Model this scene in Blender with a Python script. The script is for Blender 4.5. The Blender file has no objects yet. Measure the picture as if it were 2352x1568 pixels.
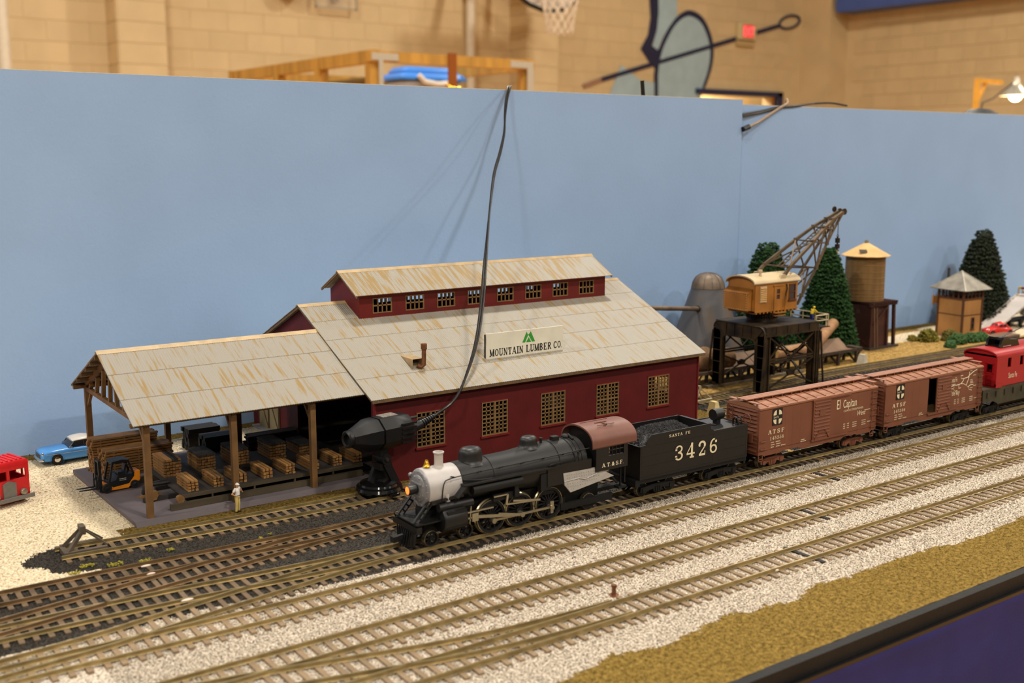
import bpy, math, random
import numpy as np
from mathutils import Vector, Matrix
random.seed(7); RNG = np.random.default_rng(7)
S = 0.01                       # everything below is written in centimetres (model at its real size)
SC = bpy.context.scene; COL = SC.collection
PI = math.pi
# ------------------------------------------------------------------ camera
RT = 0.33                      # rail top above the board
CZ = 23.5 + RT                 # camera height above the board
YAW, PITCH, ROLL, FPX = math.radians(35.295), math.radians(9.88), math.radians(0.12), 2500.1
fw = Vector((math.sin(YAW)*math.cos(PITCH), math.cos(YAW)*math.cos(PITCH), -math.sin(PITCH)))
rt = Vector((math.cos(YAW), -math.sin(YAW), 0)); up = rt.cross(fw)
r2 = rt*math.cos(ROLL)+up*math.sin(ROLL); u2 = -rt*math.sin(ROLL)+up*math.cos(ROLL)
cam = bpy.data.cameras.new('camera'); camo = bpy.data.objects.new('camera', cam); COL.objects.link(camo)
m = Matrix((r2, u2, -fw)).transposed().to_4x4(); m.translation = Vector((0, 0, CZ*S)); camo.matrix_world = m
cam.sensor_width = 22.3; cam.lens = FPX/2352*22.3; cam.clip_start = 0.02; cam.clip_end = 60
cam.dof.use_dof = True; cam.dof.focus_distance = 0.80; cam.dof.aperture_fstop = 7.1
SC.camera = camo
# ------------------------------------------------------------------ light
SC.view_settings.view_transform = 'Standard'; SC.view_settings.look = 'None'
SC.view_settings.gamma = 1; SC.view_settings.use_curve_mapping = False
SC.view_settings.exposure = 0.0
w = bpy.data.worlds.new('gym_air'); SC.world = w; w.use_nodes = True
w.node_tree.nodes['Background'].inputs[0].default_value = (1.0, 0.93, 0.84, 1)
w.node_tree.nodes['Background'].inputs[1].default_value = 0.13
def lamp(x, y, z, power, size=55, col=(1, .93, .82)):
    L = bpy.data.lights.new('ceiling_lamp_offscreen', 'AREA'); L.shape = 'DISK'; L.size = size*S; L.energy = power; L.color = col
    o = bpy.data.objects.new('ceiling_lamp_offscreen', L); COL.objects.link(o); o.location = (x*S, y*S, z*S)
for X in (-500, 150, 800):                      # the gym's high-bay lamps under the roof
    for Y in (-850, -350, 150, 650):
        lamp(X, Y, 560, 240)
# ------------------------------------------------------------------ helpers
def lin(c):
    return tuple(((v/255)/12.92 if v/255 <= .04045 else ((v/255+.055)/1.055)**2.4) for v in c)
MATS = {}
def mat(name, col, rough=.55, metal=0, var=.12, vs=250, bump=0, bs=900, col2=None, lo=.35, hi=.65, mp=None, emit=None, alpha=None, wave=None, wd=.4, wstr=.5, spec=.4, det=4, rnd=False, trans=0):
    """procedural material: two-tone noise colour, noise bump, optional grooves (wave = (axis, period in cm))"""
    if name in MATS: return MATS[name]
    M = bpy.data.materials.new(name); M.use_nodes = True; nt = M.node_tree; N = nt.nodes; K = nt.links.new
    b = N['Principled BSDF']; b.inputs['Roughness'].default_value = rough; b.inputs['Metallic'].default_value = metal
    b.inputs['Specular IOR Level'].default_value = spec
    c1 = lin(col); c2 = lin(col2) if col2 else None
    tc = N.new('ShaderNodeTexCoord'); src = tc.outputs['Object']
    if rnd:
        oi = N.new('ShaderNodeObjectInfo'); ad = N.new('ShaderNodeVectorMath'); ad.operation = 'ADD'
        K(src, ad.inputs[0]); K(oi.outputs['Random'], ad.inputs[1]); src = ad.outputs[0]
    if mp:
        mn = N.new('ShaderNodeMapping'); mn.inputs['Scale'].default_value = mp; K(src, mn.inputs['Vector']); vsrc = mn.outputs[0]
    else: vsrc = src
    if var or c2:
        n = N.new('ShaderNodeTexNoise'); n.inputs['Scale'].default_value = vs; n.inputs['Detail'].default_value = det; K(vsrc, n.inputs['Vector'])
        r = N.new('ShaderNodeValToRGB'); K(n.outputs['Fac'], r.inputs[0])
        a = tuple(v*(1-var) for v in c1); z = c2 if c2 else tuple(min(1, v*(1+var)) for v in c1)
        r.color_ramp.elements[0].position = lo; r.color_ramp.elements[1].position = hi
        r.color_ramp.elements[0].color = (*a, 1); r.color_ramp.elements[1].color = (*z, 1)
        K(r.outputs[0], b.inputs['Base Color'])
    else: b.inputs['Base Color'].default_value = (*c1, 1)
    last = None
    if wave:
        ax, per = wave; wv = N.new('ShaderNodeTexWave'); wv.bands_direction = ax; wv.inputs['Scale'].default_value = .31416/(per*S)
        wv.wave_profile = 'SAW'; K(src, wv.inputs['Vector'])
        bp = N.new('ShaderNodeBump'); bp.inputs['Strength'].default_value = wstr; bp.inputs['Distance'].default_value = wd*S*.1
        K(wv.outputs['Fac'], bp.inputs['Height']); last = bp
    if bump:
        n2 = N.new('ShaderNodeTexNoise'); n2.inputs['Scale'].default_value = bs; n2.inputs['Detail'].default_value = 3; K(src, n2.inputs['Vector'])
        bp = N.new('ShaderNodeBump'); bp.inputs['Strength'].default_value = bump; bp.inputs['Distance'].default_value = .0006
        K(n2.outputs['Fac'], bp.inputs['Height'])
        if last: K(last.outputs[0], bp.inputs['Normal'])
        last = bp
    if last: K(last.outputs[0], b.inputs['Normal'])
    if emit: b.inputs['Emission Color'].default_value = (*lin(emit[0]), 1); b.inputs['Emission Strength'].default_value = emit[1]
    if trans: b.inputs['Transmission Weight'].default_value = trans
    if alpha is not None: b.inputs['Alpha'].default_value = alpha
    MATS[name] = M; return M
class MB:
    """mesh builder, centimetres"""
    def __init__(s): s.v = []; s.f = []; s.M = None
    def add(s, vs, fs):
        o = len(s.v)
        if s.M is not None: vs = [s.M @ Vector(p) for p in vs]
        s.v += [tuple(p) for p in vs]; s.f += [tuple(i+o for i in q) for q in fs]; return s
    def box(s, x0, x1, y0, y1, z0, z1):
        return s.add([(x0,y0,z0),(x1,y0,z0),(x1,y1,z0),(x0,y1,z0),(x0,y0,z1),(x1,y0,z1),(x1,y1,z1),(x0,y1,z1)],
                     [(0,3,2,1),(4,5,6,7),(0,1,5,4),(1,2,6,5),(2,3,7,6),(3,0,4,7)])
    def cb(s, c, d):
        return s.box(c[0]-d[0]/2, c[0]+d[0]/2, c[1]-d[1]/2, c[1]+d[1]/2, c[2]-d[2]/2, c[2]+d[2]/2)
    def prism(s, P, ax, a, b):
        n = len(P); put = {'x': lambda p, t: (t, p[0], p[1]), 'y': lambda p, t: (p[0], t, p[1]), 'z': lambda p, t: (p[0], p[1], t)}[ax]
        vs = [put(p, a) for p in P]+[put(p, b) for p in P]
        return s.add(vs, [tuple(range(n)), tuple(range(2*n-1, n-1, -1))]+[(i, i+n, (i+1) % n+n, (i+1) % n) for i in range(n)])
    def bbox(s, x0, x1, y0, y1, z0, z1, r):   # box with rounded vertical edges and a chamfered top
        P = []
        for cx, cy, a0 in ((x1-r,y1-r,0),(x0+r,y1-r,90),(x0+r,y0+r,180),(x1-r,y0+r,270)):
            for k in range(4): t = math.radians(a0+k*30); P.append((cx+r*math.cos(t), cy+r*math.sin(t)))
        n = len(P); mx, my = (x0+x1)/2, (y0+y1)/2
        q = [(mx+(p[0]-mx)*(1-2*r*.6/(x1-x0)), my+(p[1]-my)*(1-2*r*.6/(y1-y0))) for p in P]
        vs = [(*p, z0) for p in P]+[(*p, z1-r*.6) for p in P]+[(*p, z1) for p in q]
        fs = [tuple(range(n-1, -1, -1)), tuple(range(2*n, 3*n))]
        for L in (0, n): fs += [(L+i, L+(i+1) % n, L+n+(i+1) % n, L+n+i) for i in range(n)]
        return s.add(vs, fs)
    def frame(s, a, b):
        a, b = Vector(a), Vector(b); d = (b-a).normalized(); h = Vector((0,0,1)) if abs(d.z) < .95 else Vector((1,0,0))
        x = d.cross(h).normalized(); return a, b, x, x.cross(d)
    def bar(s, a, b, w, h=None):
        h = h or w; a, b, x, y = s.frame(a, b); vs = []
        for p in (a, b):
            for i, j in ((-1,-1),(1,-1),(1,1),(-1,1)): vs.append(p+x*(i*w/2)+y*(j*h/2))
        return s.add(vs, [(3,2,1,0),(4,5,6,7)]+[(i, (i+1) % 4, (i+1) % 4+4, i+4) for i in range(4)])
    def cyl(s, a, b, r0, r1=None, n=12):
        r1 = r0 if r1 is None else r1; a, b, x, y = s.frame(a, b); vs = []
        for p, r in ((a, r0), (b, r1)):
            for i in range(n): t = 2*PI*i/n; vs.append(p+x*(r*math.cos(t))+y*(r*math.sin(t)))
        return s.add(vs, [tuple(range(n-1,-1,-1)), tuple(range(n, 2*n))]+[(i, (i+1) % n, (i+1) % n+n, i+n) for i in range(n)])
    def tube(s, P, r, n=6, rr=None):
        P = [Vector(p) for p in P]; vs = []; N = len(P); x = None
        for k, p in enumerate(P):
            d = (P[min(k+1, N-1)]-P[max(k-1, 0)]).normalized()
            if x is None:
                h = Vector((0,0,1)) if abs(d.z) < .9 else Vector((1,0,0)); x = d.cross(h).normalized()
            x = (x-d*x.dot(d)).normalized(); y = d.cross(x); q = rr[k] if rr else r
            for i in range(n): t = 2*PI*i/n; vs.append(p+x*(q*math.cos(t))+y*(q*math.sin(t)))
        fs = [tuple(range(n-1,-1,-1)), tuple(range((N-1)*n, N*n))]
        for k in range(N-1): fs += [(k*n+i, k*n+(i+1) % n, (k+1)*n+(i+1) % n, (k+1)*n+i) for i in range(n)]
        return s.add(vs, fs)
    def lathe(s, prof, n=24, c=(0,0,0), ax='z', a0=0, a1=360, cap=True):
        full = abs(a1-a0) >= 359.9; cols = n if full else n+1; vs = []
        for r, h in prof:
            for i in range(cols):
                t = math.radians(a0+(a1-a0)*i/n); p, q = r*math.cos(t), r*math.sin(t)
                vs.append({'z': (c[0]+p, c[1]+q, c[2]+h), 'x': (c[0]+h, c[1]+p, c[2]+q), 'y': (c[0]+p, c[1]+h, c[2]+q)}[ax])
        fs = []
        for k in range(len(prof)-1):
            for i in range(n):
                j = (i+1) % cols; fs.append((k*cols+i, k*cols+j, (k+1)*cols+j, (k+1)*cols+i))
        if full and cap:
            if prof[0][0] > 1e-4: fs.append(tuple(range(cols-1,-1,-1)))
            if prof[-1][0] > 1e-4: fs.append(tuple(range((len(prof)-1)*cols, len(prof)*cols)))
        return s.add(vs, fs)
    def sph(s, c, r, n=10, m=7):
        if not isinstance(r, (tuple, list)): r = (r, r, r)
        vs = [(c[0], c[1], c[2]-r[2])]; fs = []
        for j in range(1, m):
            p = -PI/2+PI*j/m
            for i in range(n): t = 2*PI*i/n; vs.append((c[0]+r[0]*math.cos(p)*math.cos(t), c[1]+r[1]*math.cos(p)*math.sin(t), c[2]+r[2]*math.sin(p)))
        vs.append((c[0], c[1], c[2]+r[2])); T = len(vs)-1
        fs += [(0, 1+(i+1) % n, 1+i) for i in range(n)]
        for j in range(m-2): fs += [(1+j*n+i, 1+j*n+(i+1) % n, 1+(j+1)*n+(i+1) % n, 1+(j+1)*n+i) for i in range(n)]
        b = 1+(m-2)*n; fs += [(b+i, b+(i+1) % n, T) for i in range(n)]
        return s.add(vs, fs)
    def wheel(s, c, r, w, n=20, hub=.25, ax='y'):     # flanged wheel, tread on the outer side (-y)
        return s.lathe([(r*.2,-w/2-.03),(r*.3,-w/2-.03),(r*.32,-w/2+.04),(r*.78,-w/2+.05),(r*.84,-w/2),(r,-w/2),(r,w/4),(r*1.09,w/3),(r*1.09,w/2),(r*.3,w/2)], n, c, ax)
    def mesh(s, name, mt, ang=38):
        me = bpy.data.meshes.new(name); me.from_pydata([(p[0]*S, p[1]*S, p[2]*S) for p in s.v], [], s.f)
        if mt: me.materials.append(mt)
        me.shade_smooth(); me.set_sharp_from_angle(angle=math.radians(ang)); return me
    def obj(s, name, mt, parent=None, loc=(0,0,0), rz=0, ang=38):
        return link(name, s.mesh(name, mt, ang), parent, loc, rz)
def link(name, me, parent=None, loc=(0,0,0), rz=0):
    o = bpy.data.objects.new(name, me); COL.objects.link(o); o.location = [c*S for c in loc]; o.rotation_euler.z = rz
    if parent: o.parent = parent
    return o
def tag(o, label, cat, group=None, kind=None):
    if label: o['label'] = label
    if cat: o['category'] = cat
    if group: o['group'] = group
    if kind: o['kind'] = kind
    return o
def thing(name, label, cat, loc=(0,0,0), rz=0, group=None):
    return tag(link(name, None, None, loc, rz), label, cat, group)
def struct(o): o['kind'] = 'structure'; return o
def crv(P, n=8):                                  # Catmull-Rom through points
    P = [Vector(p) for p in P]; Q = [2*P[0]-P[1]]+P+[2*P[-1]-P[-2]]; out = []
    for i in range(1, len(Q)-2):
        a, b, c, d = Q[i-1:i+3]
        for k in range(n):
            t = k/n; out.append(.5*((2*b)+(c-a)*t+(2*a-5*b+4*c-d)*t*t+(3*b-a-3*c+d)*t**3))
    return out+[P[-1]]
# ------------------------------------------------------------------ lettering
def glyphs():
    T, t, h = .25, .12, .11
    st = lambda x, w=T: ('b', x-w/2, x+w/2, 0, 1); se = lambda x, hw, y: ('b', x-hw, x+hw, y, y+h)
    L = lambda x0, y0, x1, y1, w: ('l', x0, y0, x1, y1, w); A = lambda cx, cy, rx, ry, a0, a1, w=.21: ('a', cx, cy, rx, ry, a0, a1, w); B = lambda *q: ('b',)+q
    return {
     'A': [L(.12,0,.5,1,t), L(.5,1,.86,0,T), B(.25,.75,.28,.37), se(.12,.15,0), se(.87,.17,0)],
     'B': [st(.24), A(.46,.75,.3,.2,-90,90), A(.46,.27,.34,.22,-90,90), B(.1,.5,.9,1), B(.2,.5,.46,.56), B(.1,.5,0,.1)],
     'C': [A(.52,.5,.36,.43,45,315), B(.8,.88,.66,.98), B(.8,.88,.05,.3)],
     'E': [st(.26), B(.1,.86,.9,1), B(.2,.66,.46,.55), B(.1,.9,0,.1), B(.78,.86,.72,1), B(.82,.9,0,.3), B(.58,.66,.38,.63)],
     'F': [st(.26), B(.1,.86,.9,1), B(.2,.66,.46,.55), se(.27,.2,0), B(.78,.86,.7,1), B(.58,.66,.38,.63)],
     'I': [st(.5,.22), se(.5,.28,0), se(.5,.28,.9)],
     'L': [st(.28), se(.28,.2,.9), B(.1,.9,0,.1), B(.82,.9,0,.34)],
     'M': [st(.16,t), st(.86), L(.14,1,.5,.05,.2), L(.5,.05,.86,1,t), se(.14,.16,0), se(.86,.18,0), B(.0,.22,.9,1), B(.8,1,.9,1)],
     'N': [st(.18,t), st(.84,t), L(.16,1,.84,0,.22), se(.18,.16,0), B(.02,.26,.9,1), se(.84,.15,.9)],
     'O': [A(.5,.5,.36,.43,0,360,.18)],
     'P': [st(.26), A(.46,.72,.32,.23,-90,90), B(.1,.5,.9,1), B(.2,.5,.42,.52), se(.27,.2,0)],
     'R': [st(.24), A(.46,.74,.3,.21,-90,90), B(.08,.5,.9,1), B(.2,.5,.45,.54), L(.5,.5,.82,0,.2), se(.24,.18,0), se(.86,.12,0)],
     'S': [A(.5,.73,.3,.2,10,270), A(.5,.28,.33,.21,-170,90), B(.76,.84,.62,.98), B(.14,.22,.02,.36)],
     'T': [st(.5,.22), B(.08,.92,.9,1), B(.08,.16,.66,1), B(.84,.92,.66,1), se(.5,.22,0)],
     'U': [B(.12,.32,.3,1), B(.74,.84,.3,1), A(.48,.32,.29,.27,180,360), se(.22,.2,.9), se(.79,.17,.9)],
     'H': [st(.22), st(.8), B(.2,.8,.44,.55), se(.22,.18,0), se(.8,.18,0), se(.22,.18,.9), se(.8,.18,.9)],
     '.': [B(.08,.28,0,.2)], ' ': [],
     '0': [A(.5,.5,.3,.42,0,360,.18)], '1': [st(.5,.2), se(.5,.28,0), L(.28,.78,.5,.96,.12)],
     '2': [A(.48,.7,.3,.22,-30,180), L(.74,.58,.22,.1,.16), B(.16,.84,0,.14), B(.76,.84,.0,.3), B(.12,.3,.62,.78)],
     '3': [A(.47,.74,.3,.2,-90,170,.15), A(.47,.28,.33,.22,-170,90,.17), B(.36,.5,.47,.56), B(.1,.28,.66,.82), B(.08,.28,.16,.34)],
     '4': [B(.52,.72,0,1), L(.62,.96,.1,.32,.1), B(.06,.92,.24,.35), se(.62,.22,0)],
     '5': [B(.2,.78,.86,1), B(.2,.3,.45,1), A(.46,.32,.33,.25,-160,130,.17), B(.08,.26,.14,.32)],
     '6': [A(.5,.3,.31,.24,0,360,.17), A(.56,.5,.38,.44,80,190,.17), B(.66,.86,.7,.86)],
     '8': [A(.5,.74,.27,.2,0,360,.15), A(.5,.27,.31,.21,0,360,.17)]}
GL = glyphs()
def slab(mb, s, x, z, h, wd, adv=1.06, put=None, off=0):
    """slab-serif words: put maps (x, z) to space"""
    nq = 0
    for ch in s:
        k = .36 if ch in '. ' else (1.15 if ch == 'M' else (.62 if ch == 'I' else 1))
        for g in GL[ch]:
            if g[0] == 'b': Q = [[(g[1],g[3]),(g[2],g[3]),(g[2],g[4]),(g[1],g[4])]]
            elif g[0] == 'l':
                _, x0, y0, x1, y1, ww = g; Q = [[(x0-ww/2,y0),(x0+ww/2,y0),(x1+ww/2,y1),(x1-ww/2,y1)]]
                if x1 == x0: Q = [[(x0-ww/2,y0),(x0+ww/2,y0),(x0+ww/2,y1),(x0-ww/2,y1)]]
            else:
                _, cx, cy, rx, ry, a0, a1, ww = g; n = 14; Q = []
                ring = [[(cx+(rx+e*ww/2)*math.cos(math.radians(a0+(a1-a0)*i/n)), cy+(ry+e*ww*.32)*math.sin(math.radians(a0+(a1-a0)*i/n))) for i in range(n+1)] for e in (-1,1)]
                for i in range(n): Q.append([ring[0][i], ring[1][i], ring[1][i+1], ring[0][i+1]])
            kk = .5 if ch in ' .' else k
            for q in Q:
                area = sum(q[i][0]*q[(i+1) % 4][1]-q[(i+1) % 4][0]*q[i][1] for i in range(4))
                if area < 0: q = q[::-1]
                if ch == 'I': q = [((p[0]-.5)*1.6+.5, p[1]) for p in q]
                nq += 1; v3 = [put(x+p[0]*wd*k, z+p[1]*h) for p in q]; mb.add([(p[0], p[1]-.0006*(nq % 16), p[2]) for p in v3], [(0,1,2,3)])
        x += wd*k*adv
    return x
def sans(mb, s, x, z, h, put, sx=1, shear=0, bold=0):
    """plain lettering from the built-in typeface"""
    c = bpy.data.curves.new('t', 'FONT'); c.body = s; c.size = 1.4; c.offset = bold; c.resolution_u = 3; c.shear = shear
    o = bpy.data.objects.new('t', c); COL.objects.link(o); bpy.context.view_layer.update()
    me = bpy.data.meshes.new_from_object(o.evaluated_get(bpy.context.evaluated_depsgraph_get()))
    V = [(v.co.x, v.co.y) for v in me.vertices]; F = [tuple(p.vertices) for p in me.polygons]
    bpy.data.objects.remove(o); bpy.data.curves.remove(c); bpy.data.meshes.remove(me)
    if not V: return x
    x0 = min(v[0] for v in V); mx = max(v[0] for v in V)
    mb.add([put(x+(v[0]-x0)*h*sx, z+v[1]*h) for v in V], F); return x+(mx-x0)*h*sx
def side(y): return lambda a, b: (a, y, b)
def fuse(mb, name, mt, parent, vox, loc=(0,0,0), rz=0):
    """join overlapping limbs into one continuous skin"""
    o = mb.obj(name, mt); md = o.modifiers.new('r', 'REMESH'); md.mode = 'VOXEL'; md.voxel_size = vox*S
    sm = o.modifiers.new('s', 'SMOOTH'); sm.factor = .5; sm.iterations = 2
    bpy.context.view_layer.update()
    me = bpy.data.meshes.new_from_object(o.evaluated_get(bpy.context.evaluated_depsgraph_get())); me.name = name
    bpy.data.objects.remove(o)
    if not me.materials: me.materials.append(mt)
    me.shade_smooth(); return link(name, me, parent, loc, rz)
# ------------------------------------------------------------------ photo pixel -> point on a known plane
CAM = Vector((0, 0, CZ))
def ray(x, y): return fw+r2*((x-1176)/FPX)-u2*((y-784)/FPX)
def ypx(x, y, Y): d = ray(x, y); return CAM+d*(Y/d.y)
def xpx(x, y, X): d = ray(x, y); return CAM+d*(X/d.x)
def zpx(x, y, z=0): d = ray(x, y); return CAM+d*((z-CZ)/d.z)
# ------------------------------------------------------------------ gym: walls, floor
M_block = mat('painted_block', (212,186,140), .6, var=.05, vs=3, bump=.25, bs=60, rnd=True)
M_joint = mat('painted_joint', (214,189,143), .7, var=.04, vs=4)
D, EX, FZ = 1150, 1397, -96
dx0, dx1, dz = 1134, 1314, 113.5      # doorway
wb = struct(MB().box(-900, dx0, D+.5, D+25, FZ, 640).box(dx1-11, EX+40, D+.5, D+25, FZ, 640).box(dx0, dx1-11, D+.5, D+25, dz-7, 640).obj('wall_back', M_joint))
wr = struct(MB().box(EX+1, EX+25, -900, D+1, FZ, 640).obj('wall_right', M_joint))
struct(MB().box(-900, EX+40, -900, D+25, FZ-10, FZ).obj('floor', mat('gym_floor', (190,140,80), .3, var=.1, vs=4)))
blk = {}
def put_block(par, x0, x1, z0, plane, ax):
    w_ = round(x1-x0-.5, 1)
    if (w_, ax) not in blk:
        b = MB()
        if ax == 'y': b.add([(0,0,0),(w_,0,0),(w_,0,19.8),(0,0,19.8),(-.3,1.0,-.3),(w_+.3,1.0,-.3),(w_+.3,1.02,20.1),(-.3,1.02,20.1)], [(0,1,2,3),(4,5,1,0),(5,6,2,1),(6,7,3,2),(7,4,0,3)])
        else: b.add([(0,0,0),(0,w_,0),(0,w_,19.8),(0,0,19.8),(1.2,-.3,-.3),(1.2,w_+.3,-.3),(1.2,w_+.3,19.8),(1.2,-.3,19.8)], [(3,2,1,0),(0,1,5,4),(1,2,6,5),(2,3,7,6),(3,0,4,7)])
        blk[(w_, ax)] = b.mesh('block', M_block)
    link('block', blk[(w_, ax)], par, (x0+.25, plane, z0+.25) if ax == 'y' else (plane, x0+.25, z0+.25))
for r in range(8):
    z = 88+r*20.32
    for i in range(30):
        x = 180+i*40.6+(r % 2)*20.3
        if x+40.6 < 1357 and not (x+40.6 > dx0 and x < dx1 and z < dz): put_block(wb, x, x+40.6, z, D, 'y')
    for i in range(8):
        y = 800+i*40.6-(r % 2)*20.3
        if y+40.6 < 1100: put_block(wr, y, y+40.6, z, EX, 'x')
def pilaster(n, x0, x1, y0):
    p = struct(MB().box(x0, x1, y0, D+1, FZ, 640).obj('trim_%d' % n, M_joint))
    for r in range(8):
        z = 88+r*20.32; put_block(p, x0, x1, z, y0-1.1, 'y'); put_block(p, y0, D, z, x0-1.1, 'x')
pilaster(1, 319, 366, 1115); pilaster(2, ypx(1211,60,1115).x, ypx(1211,60,1115).x+47, 1115)
struct(MB().box(1357, EX+1, 1097, D+1, FZ, 640).obj('trim_3', M_block))
# navy doorway with a lit corridor behind it
M_navy = mat('navy_paint', (38,44,78), .45, var=.08, vs=8)
dr = struct(MB().box(dx0-2, dx1, D-6, D+8, dz-7, dz).box(dx1-11, dx1, D-6, D+8, FZ, dz).obj('door_1', M_navy))
M_hall = mat('hall_wall', (240,214,165), .6, var=.04, vs=6)
struct(MB().box(dx0-60, EX+200, D+150, D+155, FZ, 200).obj('wall_hall', M_hall))
L = bpy.data.lights.new('hall_lamp', 'POINT'); L.energy = 90; L.color = (1,.84,.6); L.shadow_soft_size = .2
lo_ = bpy.data.objects.new('hall_lamp', L); COL.objects.link(lo_); lo_.location = (1250*S, (D+80)*S, 150*S)
MB().box(dx1-22, dx1-19, D-4, D-2.4, FZ, dz-7).obj('door_edge', mat('door_wood', (190,120,40), .5), dr)
# exit sign
e = thing('exit_sign', 'cream exit sign with glowing red letters on block wall', 'exit sign', (1229, D, 186))
MB().bbox(-18, 18, -9, -.2, 0, 23, 1.5).obj('housing', mat('sign_cream', (208,188,140), .5, var=.04), e)
MB().box(-18, 18, -5, -.2, -9, -1).obj('lamp_box', mat('sign_cream2', (190,165,115), .5, var=.04), e)
MB().box(-11, 11, -9.4, -9, 2.5, 20.5).obj('face', mat('sign_red_face', (215,60,52), .5, var=.02, emit=((255,40,44), .35)), e)
b = MB(); sans(b, 'EXIT', -10, 5, 13, side(-9.6), sx=.62, bold=.03)
b.obj('lettering', mat('sign_glow', (255,120,110), .5, var=0, emit=((255,110,110), 1.0)), e)
# painted wall emblem: oval shield and spear in the school colours
M_pale = mat('pale_blue_paint', (166,190,196), .6, var=.05, vs=6); M_nv = mat('navy_wall_paint', (36,38,66), .55, var=.06, vs=8)
em = thing('wall_emblem', 'pale blue shield and navy spear painted on the block wall', 'wall painting', (1130, D, 160))
def art(name, P, m, lay, par=em):
    o = Vector((1130, D, 160)); q = [ypx(px, py, D)-o for px, py in P]
    b = MB().prism([(p.x, p.z) for p in q], 'y', -1.6-lay*.25, -1.2); b.obj(name, m, par)
shl = [(1585,24),(1612,40),(1630,76),(1637,112),(1634,150),(1622,190),(1606,225),(1596,250),(1512,250),(1501,215),(1501,175),(1507,130),(1520,92),(1542,52),(1563,31)]
cx, cy = 1570, 140
_q = [p for i in range(len(shl)) for p in ([shl[i]] if 6 <= i <= 9 else [tuple(.5*((2*shl[i][d])+(shl[(i+1)%15][d]-shl[i-1][d])*t+(2*shl[i-1][d]-5*shl[i][d]+4*shl[(i+1)%15][d]-shl[(i+2)%15][d])*t*t+(3*shl[i][d]-shl[i-1][d]-3*shl[(i+1)%15][d]+shl[(i+2)%15][d])*t**3) for d in (0,1)) for t in (0,.25,.5,.75)])]
art('shield_border', _q, M_nv, 1)
art('shield_face', [(cx+(x-cx)*.875, min(250, cy+(y-cy)*.9+2+(12 if y > 200 else 0))) for x, y in _q], M_pale, 2)
art('painted_band', [(1488,-40),(1511,-40),(1511,30),(1507,70),(1496,105),(1512,110),(1506,160),(1488,140),(1470,112),(1487,80),(1493,40)], M_nv, 0)
art('painted_panel', [(1511,-40),(1553,-40),(1553,40),(1536,60),(1520,88),(1509,115),(1497,106),(1507,70),(1511,30)], M_pale, .5)
art('painted_strip', [(1400,215),(1425,150),(1445,165),(1470,185),(1501,190),(1501,225),(1400,225)], M_pale, .5)
art('spear_shaft', [(1378,178),(1790,54),(1791,63),(1380,188)], M_nv, 3)
art('spear_butt', [(1336,194),(1378,178),(1380,188),(1340,203)], mat('brown_paint', (160,120,95), .6), 3)  # butt end in a pale brown tone, unlike the navy shaft
b = MB(); Pq = [ypx(1812+24*math.cos(t*PI/10)*math.cos(-.3)-14*math.sin(t*PI/10)*math.sin(-.3), 51+24*math.cos(t*PI/10)*math.sin(-.3)+14*math.sin(t*PI/10)*math.cos(-.3), D)-Vector((1130, D+1.5, 160)) for t in range(21)]
b.tube(Pq, 1.9, 6).obj('spear_head', M_nv, em)
# blue ledge box on the right wall
MB().prism([(EX-39,228),(EX+.5,228),(EX+.5,340),(EX-39,340),(EX-41,310),(EX-41,235)], 'y', 760, 1088).obj('ledge', mat('blue_ledge', (72,98,170), .5, var=.05, vs=5))
o = bpy.data.objects['ledge']; o.name = 'wall_pad'; tag(o, 'long blue padded ledge fixed high on the tan block wall', 'wall pad')
# basketball hoop assembly
M_white = mat('white_paint', (226,214,190), .45, var=.04, vs=20); M_black = mat('black_rubber', (22,22,24), .5, var=.1, vs=60)
h = thing('basketball_goal', 'wall-mounted basketball goal with white net and black padded board', 'basketball goal', (755, 1030, 200))
bd = [(-58,30),(-46,-3),(-20,-17),(4,-23),(30,-18),(52,-2),(62,30),(62,80),(-58,80)]
MB().prism([(x-4, z) for x, z in bd], 'y', -30, -27).obj('backboard', mat('board_glass', (196,186,170), .2, var=.03, vs=20), h)
MB().tube([(x-4, -29, z) for x, z in bd[:7]], 2.6, 8).obj('edge_pad', M_black, h)
MB().box(-44, -36, -28, 118, 20, 30).box(20, 28, -28, 118, 20, 30).obj('wall_arm', mat('arm_steel', (150,140,120), .4, .4), h)
MB().tube([(-1+22*math.cos(t*PI/12), -54+22*math.sin(t*PI/12), -6) for t in range(25)], 1.0, 6).obj('rim', mat('rim_orange', (205,80,30), .4), h)
b = MB()
for k in range(12):
    for sgn in (1, -1):
        P = []
        for j in range(7):
            t = 2*PI*(k+sgn*j*.5)/12; rr = 22-2.1*j+.14*j*j; P.append((-1+rr*math.cos(t), -54+rr*math.sin(t), -6-j*7.2))
        b.tube(P, .65, 4)
b.obj('net', mat('net_cord', (232,214,188), .7, var=.03), h)
MB().cyl((0,0,FZ), (0,0,500), 5.5, None, 16).obj('pipe', M_white)
o = bpy.data.objects['pipe']; o.name = 'wall_pipe'; o.location = (746*S, 1142*S, 0); tag(o, 'tall cream pipe on the block wall behind the wooden crate', 'pipe')
MB().cyl((0,0,FZ), (0,0,500), 5.5, None, 16).obj('wall_pipe', M_white, None, (ypx(6,60,1100).x, 1100, 0))
tag(bpy.data.objects['wall_pipe.001'], 'tall cream pipe on the block wall by the pilaster', 'pipe')
t_ = thing('wall_speaker', 'round white speaker dome on the block wall', 'speaker', (511, D, 203))
MB().lathe([(0,-26),(8,-25),(13,-22),(16,-16),(16.5,-10)], 24, (0,0,0), 'y').obj('dome', M_white, t_); MB().lathe([(15,-10),(15,-.2)], 24, (0,0,0), 'y').obj('ring', mat('ring_grey', (120,112,98), .5), t_)
g = thing('small_backboard', 'clear framed practice backboard on the block wall', 'backboard', (567, D, 180))
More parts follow.
